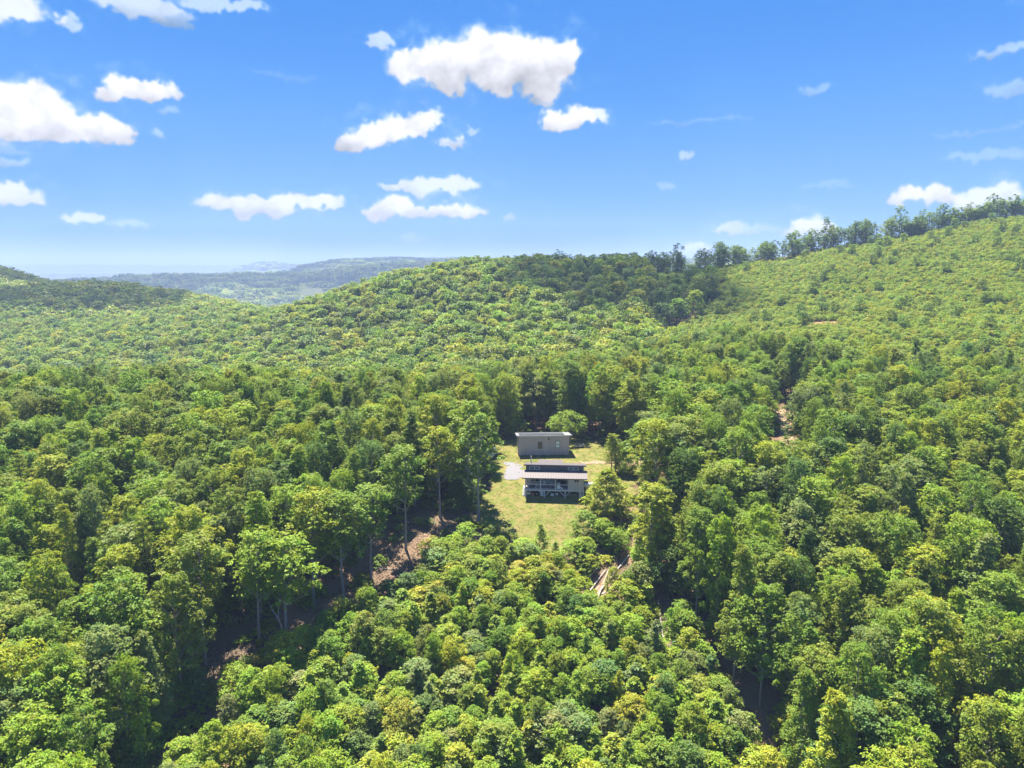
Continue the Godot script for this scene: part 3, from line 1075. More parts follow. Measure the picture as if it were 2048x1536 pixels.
func build_shed() -> void:
	var c := thing("shed", Vector3(6.9, 0.6, -149.3), deg_to_rad(3.2))
	tag(c, "tall grey board-sided shed with a white-edged flat roof behind the cabin", "shed")
	part("front_wall", boards(-5.5, 5.5, func(_x): return 0.28, func(_x): return 4.62, 0.0, 0.2), mats["siding"], c)
	for s in [-1, 1]:
		var w := Shape.new()
		var lo := minf(5.5 * s, 5.4 * s)
		var k := Vector3(0.1, 0, 0)
		var p := [Vector3(lo, 0.3, -0.13), Vector3(lo, 4.58, -0.13), Vector3(lo, 3.86, -5.2), Vector3(lo, 0.3, -5.2)]
		w.quad(p[2], p[1], p[0], p[3])
		w.quad(p[1] + k, p[2] + k, p[3] + k, p[0] + k)
		w.quad(p[1], p[2], p[2] + k, p[1] + k)
		part("side_wall", w, mats["siding"], c)
	var back := Shape.new()
	back.block(Vector3(-5.39, 0.3, -5.2), Vector3(5.39, 3.84, -5.1))
	part("rear_wall", back, mats["siding"], c)
	var floor_s := Shape.new()
	floor_s.block(Vector3(-5.38, 0.2, -5.08), Vector3(5.38, 0.29, -0.14))
	part("floor_frame", floor_s, mats["deck_board"], c)
	var roof := part("roof", metal_roof(-5.95, 6.05, 0.42, 4.66, -5.7, 3.84, 0.3), mats["steel"], c)
	var trim := Shape.new()
	trim.block(Vector3(-5.97, 4.56, 0.425), Vector3(6.07, 4.78, 0.47))
	part("fascia", trim, mats["white_trim"], roof)
	for r in 2:
		for k in 9:
			var p := Shape.new()
			var x := -5.35 + k * 1.09
			var za := 0.36 - r * 2.05
			var t := Transform3D(Basis(Vector3.RIGHT, -0.133), Vector3(x, 4.84 + (za - 0.42) * 0.134, za))
			p.block(Vector3(0, 0, -1.95), Vector3(1.05, 0.05, 0), Color.WHITE, t)
			var panel := part("solar_panel", p, mats["frame_dark"], roof)
			var g := Shape.new()
			g.block(Vector3(0.03, 0.051, -1.92), Vector3(1.02, 0.056, -0.03), Color.WHITE, t)
			part("cells", g, mats["solar"], panel)
	window(c, Vector3(-0.85, 2.45, 0.006), 0.98, 1.5, mats["dark_siding"], mats["glass"], 2, 0.09, true)
	window(c, Vector3(2.98, 2.6, 0.006), 1.0, 1.6, mats["frame_dark"], mats["curtain"], 2, 0.09, true)
	var lamp := Shape.new()
	lamp.tube([Vector3(1.02, 3.62, 0.14), Vector3(1.02, 3.72, 0.14), Vector3(1.02, 3.98, 0.14), Vector3(1.02, 4.04, 0.14)], [0.05, 0.14, 0.17, 0.05], 8)
	lamp.block(Vector3(0.97, 3.8, 0.006), Vector3(1.07, 3.95, 0.12))
	part("wall_lantern", lamp, mats["black"], c)
	for k in 6:
		var x := -5.0 + k * 2.0
		var b := Shape.new()
		b.block(Vector3(x - 0.2, -0.35, -0.5), Vector3(x + 0.2, 0.2, -0.06))
		part("pier", b, mats["concrete"], c)
		var b2 := Shape.new()
		b2.block(Vector3(x - 0.2, -0.35, -5.0), Vector3(x + 0.2, 0.2, -4.6))
		part("pier", b2, mats["concrete"], c)
	var door := Shape.new()
	door.block(Vector3(-5.56, 0.35, -2.6), Vector3(-5.505, 2.6, -1.5))
	part("door", door, mats["white_trim"], c)
	var corner := Shape.new()
	corner.block(Vector3(-5.54, 0.3, -0.4), Vector3(-5.505, 4.5, -0.15))
	part("corner_board", corner, mats["frame_dark"], c)


func lathe(mid: Vector3, prof: Array, sides := 10) -> Shape:
	var s := Shape.new()
	s.tube(prof.map(func(p): return mid + Vector3(0, p[1], 0)), prof.map(func(p): return p[0]), sides)
	return s


func chair(at: Vector3, turn: float, label: String, mat: Material) -> void:
	var c := thing("porch_chair", at, turn)
	tag(c, label, "chair")
	var s := Shape.new()
	s.block(Vector3(-0.26, 0.38, -0.25), Vector3(0.26, 0.43, 0.27))
	part("seat", s, mat, c)
	var b := Shape.new()
	b.block(Vector3(-0.26, 0.43, -0.29), Vector3(0.26, 0.98, -0.25), Color.WHITE, Transform3D(Basis(Vector3.RIGHT, -0.12), Vector3(0, 0.03, -0.05)))
	part("backrest", b, mat, c)
	for x in [-0.24, 0.24]:
		for z in [-0.24, 0.24]:
			var l := Shape.new()
			l.block(Vector3(x - 0.025, 0, z - 0.025), Vector3(x + 0.025, 0.38, z + 0.025))
			part("leg", l, mat, c)
		var arm := Shape.new()
		arm.block(Vector3(x - 0.035, 0.62, -0.24), Vector3(x + 0.035, 0.66, 0.28))
		part("armrest", arm, mat, c)


func table(at: Vector3, turn: float, w: float, dp: float, h: float, label: String, mat: Material, called := "porch_table") -> void:
	var c := thing(called, at, turn)
	tag(c, label, "table")
	var s := Shape.new()
	s.block(Vector3(-w / 2, h - 0.05, -dp / 2), Vector3(w / 2, h, dp / 2))
	part("tabletop", s, mat, c)
	for x in [-w / 2 + 0.08, w / 2 - 0.08]:
		for z in [-dp / 2 + 0.08, dp / 2 - 0.08]:
			var l := Shape.new()
			l.block(Vector3(x - 0.035, 0, z - 0.035), Vector3(x + 0.035, h - 0.05, z + 0.035))
			part("leg", l, mat, c)


func build_yard() -> void:
	var turn := deg_to_rad(-4.0)
	# on the porch
	table(cabin_at(-4.1, 1.1, -1.1), turn, 1.5, 0.8, 0.74, "long pale table at the left end of the cabin porch", mats["plastic_white"])
	chair(cabin_at(-3.0, 1.1, -1.2), turn - 1.4, "grey chair at the right end of the porch's long table", mats["plastic_grey"])
	chair(cabin_at(-1.9, 1.1, -1.7), turn, "white chair against the wall in the porch's middle bay", mats["plastic_white"])
	table(cabin_at(-1.1, 1.1, -1.5), turn, 0.6, 0.6, 0.6, "small square side table in the porch's middle bay", mats["raw_wood"])
	chair(cabin_at(-0.35, 1.1, -1.6), turn + 0.3, "grey chair nearest the dark glass doors on the porch", mats["plastic_grey"])
	var grill := thing("grill_cart", cabin_at(0.75, 1.1, -0.6), turn)
	tag(grill, "pale upright grill cart at the railing of the right porch bay", "grill")
	var body := Shape.new()
	body.block(Vector3(-0.3, 0.08, -0.25), Vector3(0.3, 0.72, 0.25))
	part("cabinet", body, mats["plastic_white"], grill)
	var hood := Shape.new()
	hood.block(Vector3(-0.27, 0.9, -0.22), Vector3(0.27, 1.22, 0.2))
	part("hood", hood, mats["plastic_grey"], grill)
	var fire := Shape.new()
	fire.block(Vector3(-0.32, 0.725, -0.25), Vector3(0.32, 0.895, 0.24))
	part("firebox", fire, mats["frame_dark"], grill)
	for x in [-0.24, 0.24]:
		part("wheel", lathe(Vector3(x, 0, 0.1), [[0.05, 0.0], [0.07, 0.03], [0.05, 0.075]], 8), mats["rubber"], grill)
	var pot := thing("planter_pot", cabin_at(1.3, 1.1, -0.5), turn)
	tag(pot, "round white pot on the porch floor beside the grill cart", "pot")
	part("pot", lathe(Vector3.ZERO, [[0.16, 0.0], [0.24, 0.3], [0.27, 0.36]], 12), mats["plastic_white"], pot)
	part("soil_fill", lathe(Vector3(0, 0.362, 0), [[0.22, 0.0], [0.2, 0.02]], 12), mats["deck_board"], pot)
	# stored under the porch
	var low := func(x: float, z: float) -> Vector3:
		var p := cabin_at(x, 0, z)
		return on_land(p.x, -p.z, 0.05)
	var clay := thing("clay_pot", low.call(-3.95, -0.6), 0.0)
	tag(clay, "terracotta pot on the grass beneath the porch's left bay", "pot")
	part("pot", lathe(Vector3.ZERO, [[0.15, 0.0], [0.23, 0.36], [0.27, 0.37], [0.27, 0.46]], 12), mats["terracotta"], clay)
	part("rim", lathe(Vector3(0, 0.462, 0), [[0.28, 0.0], [0.28, 0.05], [0.24, 0.06]], 12), mats["terracotta"], clay)
	var box := thing("storage_tote", low.call(-2.35, -0.8), turn + 0.2)
	tag(box, "tall pale grey storage tote beside the second stilt under the porch", "tote")
	var tb := Shape.new()
	tb.block(Vector3(-0.26, 0, -0.22), Vector3(0.26, 0.92, 0.22))
	part("body", tb, mats["plastic_white"], box)
	var tl := Shape.new()
	tl.block(Vector3(-0.29, 0.922, -0.25), Vector3(0.29, 0.98, 0.25))
	part("lid", tl, mats["plastic_grey"], box)
	for e in [[-4.75, -1.3, 0.75, "flat pale cooler box in the shade beneath the porch's left end"], [-0.4, -1.0, 0.62, "low pale storage bin under the middle of the porch"], [0.45, -1.25, 0.5, "small pale bin right of the lowest storage bin under the porch"]]:
		var q := thing("storage_bin", low.call(e[0], e[1]), turn + e[0] * 0.1)
		tag(q, e[3], "bin")
		var b := Shape.new()
		b.block(Vector3(-e[2] / 2, 0, -0.2), Vector3(e[2] / 2, 0.32, 0.2))
		part("body", b, mats["plastic_white"], q)
		var l := Shape.new()
		l.block(Vector3(-e[2] / 2 - 0.02, 0.322, -0.22), Vector3(e[2] / 2 + 0.02, 0.38, 0.22))
		part("lid", l, mats["plastic_white"], q)
	for e in [[-3.25, -0.75, "dark tyre lying under the porch near the clay pot"], [1.5, -0.7, "dark tyre leaning by the third stilt of the porch"]]:
		var tyre := Shape.new()
		var ring := []
		var rr := []
		for k in 17:
			var a := TAU * k / 16.0
			ring.append(Vector3(cos(a) * 0.26, 0.36 + sin(a) * 0.26, 0))
			rr.append(0.1)
		tyre.tube(ring, rr, 6, Color.WHITE, false)
		var o := thing("tyre", low.call(e[0], e[1]), turn)
		tag(o, e[2], "tyre")
		part("tread", tyre, mats["rubber"], o)
		var hub := Shape.new()
		hub.tube([Vector3(0, 0.36, -0.05), Vector3(0, 0.36, 0.05)], [0.17, 0.17], 10)
		part("rim", hub, mats["plastic_grey"], o)
	for k in 3:
		var o := Shape.new()
		o.block(Vector3(-0.9, 0, -0.07), Vector3(0.9, 0.05, 0.07))
		var b := single("lumber_board", o, mats["raw_wood"])
		b.position = low.call(3.3, -0.9 - k * 0.3) + Vector3(0, 0.05 + k * 0.03, 0)
		b.rotation.y = turn + 0.06 * k
		tag(b, ["nearest pale board lying under the porch's right bay", "middle of three boards lying under the porch's right bay", "farthest board lying under the porch's right bay"][k], "board", "boards under the porch")
	var sack := Shape.new()
	sack.tube([Vector3(0, 0, 0), Vector3(0.03, 0.25, 0), Vector3(-0.02, 0.8, 0.02), Vector3(0.04, 1.05, 0), Vector3(0, 1.2, 0)], [0.26, 0.3, 0.24, 0.12, 0.04], 9)
	var so := single("plastic_sheet", sack, mats["plastic_white"])
	so.position = low.call(4.75, -0.55)
	tag(so, "bundled white plastic sheet by the rightmost stilt of the porch", "sheet")
	# the white vehicle by the trees
	build_car(on_land(-4.6, 149.0, 0.05), deg_to_rad(78.0))
	# picnic table in the shade behind the shed
	var pt := thing("picnic_table", on_land(15.2, 156.5, 0.04), 0.1)
	tag(pt, "dark picnic table at the wood's edge right of the shed", "picnic table")
	var top := Shape.new()
	for k in 4:
		top = Shape.new()
		top.block(Vector3(-1.1, 0.72, -0.38 + k * 0.19), Vector3(1.1, 0.76, -0.21 + k * 0.19))
		part("tabletop_plank", top, mats["deck_board"], pt)
	for z in [-0.7, 0.7]:
		var be := Shape.new()
		be.block(Vector3(-1.1, 0.42, z - 0.13), Vector3(1.1, 0.46, z + 0.13))
		part("bench", be, mats["deck_board"], pt)
	for x in [-0.8, 0.8]:
		for z in [-1, 1]:
			var lg := Shape.new()
			lg.bar(Vector3(x, 0, 0.7 * z), Vector3(x, 0.71, 0.25 * z), 0.08, 0.08)
			part("leg", lg, mats["deck_board"], pt)
		var br := Shape.new()
		br.block(Vector3(x - 0.1, 0.34, -0.78), Vector3(x - 0.045, 0.415, 0.78))
		part("brace", br, mats["deck_board"], pt)
	# a gas tank behind the cabin's right-hand wall
	var tank := thing("gas_tank", on_land(14.6, 128.5, 0.05), 0.35)
	tag(tank, "pale grey gas tank standing beside the cabin's right wall", "tank")
	var shell := Shape.new()
	var ends := []
	var girth := []
	for k in 13:
		var t := k / 12.0 * 2.0 - 1.0
		ends.append(Vector3(t * 1.25, 0.85, 0))
		girth.append(0.46 * pow(maxf(0.0, 1.0 - pow(absf(t), 6.0)), 0.5) + 0.01)
	shell.tube(ends, girth, 14)
	part("shell", shell, mats["plastic_white"], tank)
	part("valve_cover", lathe(Vector3(0, 1.29, 0), [[0.14, 0.0], [0.15, 0.12], [0.08, 0.17]], 10), mats["plastic_grey"], tank)
	for x in [-0.75, 0.75]:
		var leg := Shape.new()
		leg.block(Vector3(x - 0.12, 0, -0.3), Vector3(x + 0.12, 0.5, 0.3))
		part("leg", leg, mats["concrete"], tank)
	# dead branches on the brown slope left of the lawn
	rng.seed = 91
	var sticks := [[-11.5, 113.0], [-14.0, 108.0], [-18.0, 103.5], [-19.5, 98.0], [-22.5, 95.0], [-25.0, 90.5], [-28.0, 87.0], [-31.0, 83.5], [-8.5, 111.5], [-16.5, 100.5]]
	var near_to := ["nearest the lawn's lower left corner", "left of the lawn, second down the slope", "by the tall pale trunk left of the lawn", "midway down the bare brown slope", "below the midpoint of the bare brown slope", "two thirds down the bare brown slope", "low on the bare brown slope", "lowest on the bare brown slope", "right at the young trees' upper edge", "between trunks and young trees midway down"]
	for k in sticks.size():
		var s := Shape.new()
		var lie := Vector3(rng.randf_range(-1, 1), 0.06, rng.randf_range(-1, 1)).normalized()
		bare_branch(s, Vector3(0, 0.08, 0), lie, rng.randf_range(1.4, 3.0), 0.06, 1)
		var o := single("fallen_branch", s, mats["dead_wood"])
		o.position = on_land(sticks[k][0], sticks[k][1], 0.05)
		tag(o, "grey dead branch lying " + near_to[k], "branch", "dead branches on the brown slope")
	# fallen poles on the slope below the lawn
	var poles := [[12.0, 97.0, 18.6, 106.8, 0.13], [13.2, 97.6, 18.0, 101.6, 0.11], [11.2, 100.6, 13.4, 103.6, 0.09], [11.6, 98.6, 14.4, 103.2, 0.10], [12.4, 96.6, 15.2, 104.0, 0.08], [10.4, 95.0, 13.0, 99.4, 0.07], [9.8, 94.0, 11.4, 98.4, 0.06], [20.4, 88.5, 21.2, 96.5, 0.07]]
	var said := ["longest pale trunk lying up the cleared slope below the lawn", "pale trunk lying lowest right in the felled heap below the lawn", "short pole at the upper left of the felled heap", "middle one of the short poles in the felled heap", "thin long pole under the longest felled trunk", "thin branch at the lower left of the felled heap", "thinnest branch at the very left of the felled heap", "thin pole lying in the bare strip right of the felled heap"]
	rng.seed = 77
	for k in poles.size():
		var e: Array = poles[k]
		var pts := []
		var rr := []
		for q in 6:
			var t := q / 5.0
			var x := lerpf(e[0], e[2], t)
			var d := lerpf(e[1], e[3], t)
			pts.append(on_land(x, d, 0.25 + 0.12 * (k % 3) + (0.0 if q % 5 == 0 else rng.randf_range(-0.04, 0.05))))
			rr.append(e[4] * (1.2 - 0.55 * t))
		var s := Shape.new()
		s.tube(pts, rr, 7)
		var o := single("felled_log", s, mats["dead_wood"])
		tag(o, said[k], "log", "felled poles below the lawn")


func build_car(at: Vector3, turn: float) -> void:
	var c := thing("parked_van", at, turn)
	tag(c, "white vehicle parked behind the trees left of the shed", "vehicle")
	# side outline, swept across the width with rounded shoulders
	var outline := [[-2.35, 0.45], [-2.4, 0.9], [-2.32, 1.1], [-2.05, 1.85], [-1.85, 1.98], [0.7, 2.0], [1.0, 1.92], [1.6, 1.25], [2.25, 1.08], [2.42, 0.85], [2.4, 0.45]]
	var s := Shape.new()
	var m := outline.size()
	var rings := [[-0.93, 0.97], [-0.86, 1.0], [0.86, 1.0], [0.93, 0.97]]
	for q in rings.size() - 1:
		for k in m:
			var a: Array = outline[k]
			var b: Array = outline[(k + 1) % m]
			var z0: float = rings[q][0]
			var z1: float = rings[q + 1][0]
			var f0: float = rings[q][1]
			var f1: float = rings[q + 1][1]
			s.quad(Vector3(a[0] * f0, a[1] * f0, z0), Vector3(a[0] * f1, a[1] * f1, z1), Vector3(b[0] * f1, b[1] * f1, z1), Vector3(b[0] * f0, b[1] * f0, z0))
	for side in [-1, 1]:
		for k in range(1, m - 1):
			var pa := Vector3(outline[0][0] * 0.97, outline[0][1] * 0.97, 0.93 * side)
			var pb := Vector3(outline[k][0] * 0.97, outline[k][1] * 0.97, 0.93 * side)
			var pc := Vector3(outline[k + 1][0] * 0.97, outline[k + 1][1] * 0.97, 0.93 * side)
			if side < 0:
				s.tri(pa, pc, pb)
			else:
				s.tri(pa, pb, pc)
	part("body", s, mats["car_white"], c)
	for side in [-1, 1]:
		var g := Shape.new()
		for e in [[-1.9, -0.6], [-0.5, 0.75]]:
			g.block(Vector3(e[0], 1.2, 0.9 * side - 0.03), Vector3(e[1], 1.75, 0.9 * side + 0.035))
		part("side_window", g, mats["glass"], c)
		for x in [-1.5, 1.5]:
			var w := Shape.new()
			w.tube([Vector3(x, 0.34, 0.72 * side), Vector3(x, 0.34, 0.95 * side)], [0.34, 0.34], 14)
			var wheel := part("wheel", w, mats["rubber"], c)
			var r := Shape.new()
			r.tube([Vector3(x, 0.34, 0.951 * side), Vector3(x, 0.34, 0.965 * side)], [0.2, 0.18], 10)
			part("rim", r, mats["steel"], wheel)
	var ws := Shape.new()
	ws.quad(Vector3(1.06, 1.88, -0.8), Vector3(1.06, 1.88, 0.8), Vector3(1.63, 1.27, 0.8), Vector3(1.63, 1.27, -0.8))
	part("windscreen", ws, mats["glass"], c)


# ---------------------------------------------------------------- the woods

var protos := {}


func proto(called: String, made: Dictionary, bark: Material) -> void:
	var both := ArrayMesh.new()
	made.crown.into(both, mats["leaf"])
	made.wood.into(both, bark)
	protos[called] = {"crown": made.crown.mesh(mats["leaf"]), "trunk": made.wood.mesh(bark), "both": both, "h": made.h, "r": made.r, "bark": bark}


func in_view(x: float, d: float, margin := 10.0) -> bool:
	return d > 40.0 and absf(x) < 0.735 * d + margin


func spots(x0: float, x1: float, d0: float, d1: float, step: float, s: int, jitter := 0.42) -> Array:
	var r := RandomNumberGenerator.new()
	r.seed = s
	var out := []
	var row := 0
	var d := d0
	while d < d1:
		var x := x0 + (0.5 * step if row % 2 else 0.0)
		while x < x1:
			var px := x + r.randf_range(-jitter, jitter) * step
			var pd := d + r.randf_range(-jitter, jitter) * step
			if in_view(px, pd):
				out.append(Vector2(px, pd))
			x += step
		d += step * 0.87
		row += 1
	return out


func plant(kind: String, called: String, x: float, d: float, tall: float, wide: float, tint: String, turn: float) -> Node3D:
	var p: Dictionary = protos[kind]
	var o := thing(called, on_land(x, d), turn)
	o.scale = Vector3(wide / p.r, tall / p.h, wide / p.r)
	var t := MeshInstance3D.new()
	t.name = "trunk"
	t.mesh = p.trunk
	o.add_child(t)
	var c := MeshInstance3D.new()
	c.name = "crown"
	c.mesh = p.crown
	c.material_override = mats[tint]
	o.add_child(c)
	return o


var masses := {}


func grow(mass: String, kind: String, x: float, d: float, tall: float, wide: float, tint: Color, turn: float) -> void:
	var key := mass + "|" + kind
	if not masses.has(key):
		masses[key] = []
	var p: Dictionary = protos[kind]
	masses[key].append([Transform3D(Basis(Vector3.UP, turn).scaled(Vector3(wide / p.r, tall / p.h, wide / p.r)), on_land(x, d)), tint])


func stand_masses() -> void:
	var roots := {}
	for key in masses:
		var mass: String = key.split("|")[0]
		var kind: String = key.split("|")[1]
		if not roots.has(mass):
			var o := Node3D.new()
			o.name = mass
			add_child(o)
			roots[mass] = o
		var list: Array = masses[key]
		var mm := MultiMesh.new()
		mm.transform_format = MultiMesh.TRANSFORM_3D
		mm.use_colors = true
		mm.mesh = protos[kind].both
		mm.instance_count = list.size()
		for k in list.size():
			mm.set_instance_transform(k, list[k][0])
			mm.set_instance_color(k, list[k][1])
		var at := MultiMeshInstance3D.new()
		at.name = "trees"
		at.multimesh = mm
		at.set_meta("kind", "stuff")
		roots[mass].add_child(at, true)
	for mass in roots:
		var said: Array = {"forest": ["unbroken broadleaf forest beyond the counted trees round the clearing", "forest"], "hill_forest": ["continuous forest covering the farther hills across the valley", "forest"], "hillside_shrubbery": ["dense bright young growth covering the cleared hillside", "young growth"], "far_woods": ["distant hazy woods on the plain and far ridges", "woods"], "grass": ["short dry grass on the lawn round the cabin", "grass"], "fallen_leaves": ["brown fallen leaves and twigs on the bare slopes", "leaves"], "undergrowth": ["low green undergrowth along the wood's edge and clearings", "undergrowth"]}[mass]
		tag(roots[mass], said[0], said[1], "", "stuff")


const TINTS := {"yellow-green": Color(0.55, 0.56, 0.05), "bright green": Color(0.44, 0.545, 0.05), "mid-green": Color(0.34, 0.445, 0.055), "olive-green": Color(0.39, 0.435, 0.06), "dark green": Color(0.2, 0.295, 0.055), "grey-green": Color(0.38, 0.435, 0.13), "blue-green": Color(0.25, 0.36, 0.09), "pale yellow": Color(0.62, 0.58, 0.12)}


func pick(r: RandomNumberGenerator, odds: Array) -> String:
	var total := 0.0
	for o in odds:
		total += o[1]
	var w := r.randf() * total
	for o in odds:
		w -= o[1]
		if w <= 0.0:
			return o[0]
	return odds[0][0]


func vary(r: RandomNumberGenerator, c: Color) -> Color:
	var s := r.randf_range(0.82, 1.12)
	return Color(c.r * s * r.randf_range(0.86, 1.14), c.g * s, c.b * s * r.randf_range(0.8, 1.25))


func build_woods() -> void:
	var bark: Material = mats["bark"]
	var dark: Material = mats["dark_bark"]
	# kinds of tree
	proto("oak_a", make_tree({"seed": 1, "h": 17.0, "low": 5.0, "r": 4.3, "lobes": 71, "leaves": 224, "l": 0.27, "w": 0.19, "shape": "round", "lobe": 0.248, "trunk": 0.2}), bark)
	proto("oak_b", make_tree({"seed": 2, "h": 16.0, "low": 4.5, "r": 4.6, "lobes": 64, "leaves": 244, "l": 0.28, "w": 0.20, "shape": "egg", "lobe": 0.267, "trunk": 0.21}), bark)
	proto("oak_c", make_tree({"seed": 3, "h": 18.0, "low": 6.0, "r": 3.9, "lobes": 75, "leaves": 195, "l": 0.24, "w": 0.18, "shape": "round", "lobe": 0.239, "trunk": 0.19}), bark)
	proto("poplar_a", make_tree({"seed": 4, "h": 19.0, "low": 5.5, "r": 3.2, "lobes": 73, "leaves": 185, "l": 0.24, "w": 0.19, "shape": "egg", "lobe": 0.285, "trunk": 0.18}), bark)
	proto("poplar_b", make_tree({"seed": 5, "h": 18.0, "low": 4.0, "r": 3.4, "lobes": 69, "leaves": 204, "l": 0.26, "w": 0.17, "shape": "cone", "lobe": 0.313, "trunk": 0.18}), bark)
	proto("edge_a", make_tree({"seed": 6, "h": 17.0, "low": 8.0, "r": 3.4, "lobes": 52, "leaves": 195, "l": 0.26, "w": 0.19, "shape": "round", "lobe": 0.267, "trunk": 0.22, "every": 2}), bark)
	proto("edge_b", make_tree({"seed": 7, "h": 17.0, "low": 6.5, "r": 3.0, "lobes": 46, "leaves": 185, "l": 0.26, "w": 0.19, "shape": "egg", "lobe": 0.276, "trunk": 0.19, "every": 2}), bark)
	proto("pine_a", make_pine(8, 16.0, 3.6, 4.0, 17, 34), dark)
	proto("pine_b", make_pine(9, 9.0, 2.7, 2.2, 12, 34), dark)
	proto("young_a", make_tree({"seed": 10, "h": 6.0, "low": 0.7, "r": 1.8, "lobes": 39, "leaves": 124, "l": 0.20, "w": 0.15, "shape": "egg", "lobe": 0.304, "trunk": 0.06}), bark)
	proto("young_b", make_tree({"seed": 11, "h": 6.5, "low": 0.6, "r": 1.6, "lobes": 41, "leaves": 112, "l": 0.19, "w": 0.14, "shape": "cone", "lobe": 0.368, "trunk": 0.06}), bark)
	proto("young_c", make_tree({"seed": 12, "h": 5.0, "low": 0.5, "r": 2.0, "lobes": 36, "leaves": 136, "l": 0.21, "w": 0.15, "shape": "round", "lobe": 0.294, "trunk": 0.06}), bark)
	proto("young_d", make_tree({"seed": 13, "h": 7.0, "low": 1.2, "r": 1.7, "lobes": 34, "leaves": 128, "l": 0.23, "w": 0.12, "shape": "egg", "lobe": 0.331, "trunk": 0.07}), bark)
	proto("maple", make_tree({"seed": 14, "h": 8.5, "low": 0.8, "r": 4.0, "lobes": 96, "leaves": 214, "l": 0.21, "w": 0.16, "shape": "cone", "lobe": 0.230, "trunk": 0.12}), bark)
	proto("apple", make_tree({"seed": 17, "h": 6.5, "low": 2.3, "r": 3.6, "lobes": 59, "leaves": 195, "l": 0.20, "w": 0.15, "shape": "round", "lobe": 0.248, "trunk": 0.12}), bark)
	proto("bush_a", make_tree({"seed": 15, "h": 1.8, "low": 0.1, "r": 1.3, "lobes": 18, "leaves": 48, "l": 0.26, "w": 0.15, "shape": "egg", "lobe": 0.38, "trunk": 0.03}), bark)
	proto("bush_b", make_tree({"seed": 16, "h": 1.2, "low": 0.05, "r": 1.4, "lobes": 14, "leaves": 46, "l": 0.24, "w": 0.13, "shape": "round", "lobe": 0.40, "trunk": 0.03}), bark)
	proto("hill_a", make_tree({"seed": 20, "h": 15.0, "low": 3.0, "r": 4.4, "lobes": 34, "leaves": 46, "l": 0.85, "w": 0.55, "shape": "round", "lobe": 0.33, "trunk": 0.2, "sides": 4, "limbs": false, "per": 3}), bark)
	proto("hill_b", make_tree({"seed": 21, "h": 15.0, "low": 2.5, "r": 4.0, "lobes": 34, "leaves": 44, "l": 0.80, "w": 0.5, "shape": "egg", "lobe": 0.34, "trunk": 0.2, "sides": 4, "limbs": false, "per": 3}), bark)
	proto("hill_c", make_tree({"seed": 22, "h": 15.0, "low": 3.5, "r": 4.8, "lobes": 38, "leaves": 44, "l": 0.85, "w": 0.55, "shape": "round", "lobe": 0.30, "trunk": 0.2, "sides": 4, "limbs": false, "per": 3}), bark)
	proto("ridge_a", make_tree({"seed": 23, "h": 17.0, "low": 5.0, "r": 4.2, "lobes": 22, "leaves": 52, "l": 0.65, "w": 0.42, "shape": "round", "lobe": 0.30, "trunk": 0.26, "every": 1}), dark)
	proto("ridge_b", make_tree({"seed": 24, "h": 17.0, "low": 6.0, "r": 3.5, "lobes": 19, "leaves": 52, "l": 0.65, "w": 0.42, "shape": "egg", "lobe": 0.32, "trunk": 0.24, "every": 1}), dark)
	proto("ridge_c", make_tree({"seed": 25, "h": 17.0, "low": 2.0, "r": 4.0, "lobes": 30, "leaves": 50, "l": 0.65, "w": 0.42, "shape": "egg", "lobe": 0.30, "trunk": 0.24, "every": 2}), dark)
	proto("sapling_a", make_tree({"seed": 26, "h": 4.5, "low": 0.1, "r": 1.7, "lobes": 14, "leaves": 22, "l": 0.55, "w": 0.32, "shape": "cone", "lobe": 0.46, "trunk": 0.05, "sides": 3, "limbs": false, "per": 3, "flat": 2.0}), bark)
	proto("sapling_b", make_tree({"seed": 27, "h": 4.0, "low": 0.1, "r": 1.9, "lobes": 14, "leaves": 22, "l": 0.55, "w": 0.34, "shape": "egg", "lobe": 0.42, "trunk": 0.05, "sides": 3, "limbs": false, "per": 3, "flat": 2.0}), bark)
	proto("small_pine", make_pine(28, 7.0, 1.7, 0.5, 11, 9), dark)
	proto("far_a", make_tree({"seed": 30, "h": 14.0, "low": 2.0, "r": 4.6, "lobes": 18, "leaves": 16, "l": 1.6, "w": 1.1, "shape": "round", "lobe": 0.38, "trunk": 0.2, "sides": 3, "limbs": false, "per": 3}), bark)
	proto("far_b", make_tree({"seed": 31, "h": 14.0, "low": 2.0, "r": 4.2, "lobes": 18, "leaves": 16, "l": 1.6, "w": 1.1, "shape": "egg", "lobe": 0.38, "trunk": 0.2, "sides": 3, "limbs": false, "per": 3}), bark)
	# a tuft of far-off wood: several crowns, each a lumpy dome of leaf sprays
	rng.seed = 40
	var tuft := Shape.new()
	for k in 16:
		var mid := Vector3(rng.randf_range(-24, 24), rng.randf_range(4, 9), rng.randf_range(-24, 24))
		var tone := rng.randf_range(0.6, 1.0)
		fill_lobe(tuft, mid, Vector3(6.0, 6.0, 6.0) * rng.randf_range(0.8, 1.3), 24, 5.0, 3.6, Color(tone, tone, tone), 2)
	proto("tuft", {"crown": tuft, "wood": Shape.new(), "h": 14.0, "r": 28.0}, bark)

	var r := RandomNumberGenerator.new()
	r.seed = 101
	var near_odds := [["yellow-green", 2.2], ["bright green", 2.8], ["mid-green", 3.2], ["olive-green", 2.0], ["dark green", 0.5], ["grey-green", 1.3], ["blue-green", 0.3]]
	var forms := {"oak_a": ["round-crowned tree", "round-crowned trees"], "oak_b": ["broad tree", "broad trees"], "oak_c": ["tall tree", "tall trees"], "poplar_a": ["narrow tree", "narrow trees"], "poplar_b": ["pointed tree", "pointed trees"], "edge_a": ["bare-trunked tree", "bare-trunked trees"], "edge_b": ["slim tree", "slim trees"]}
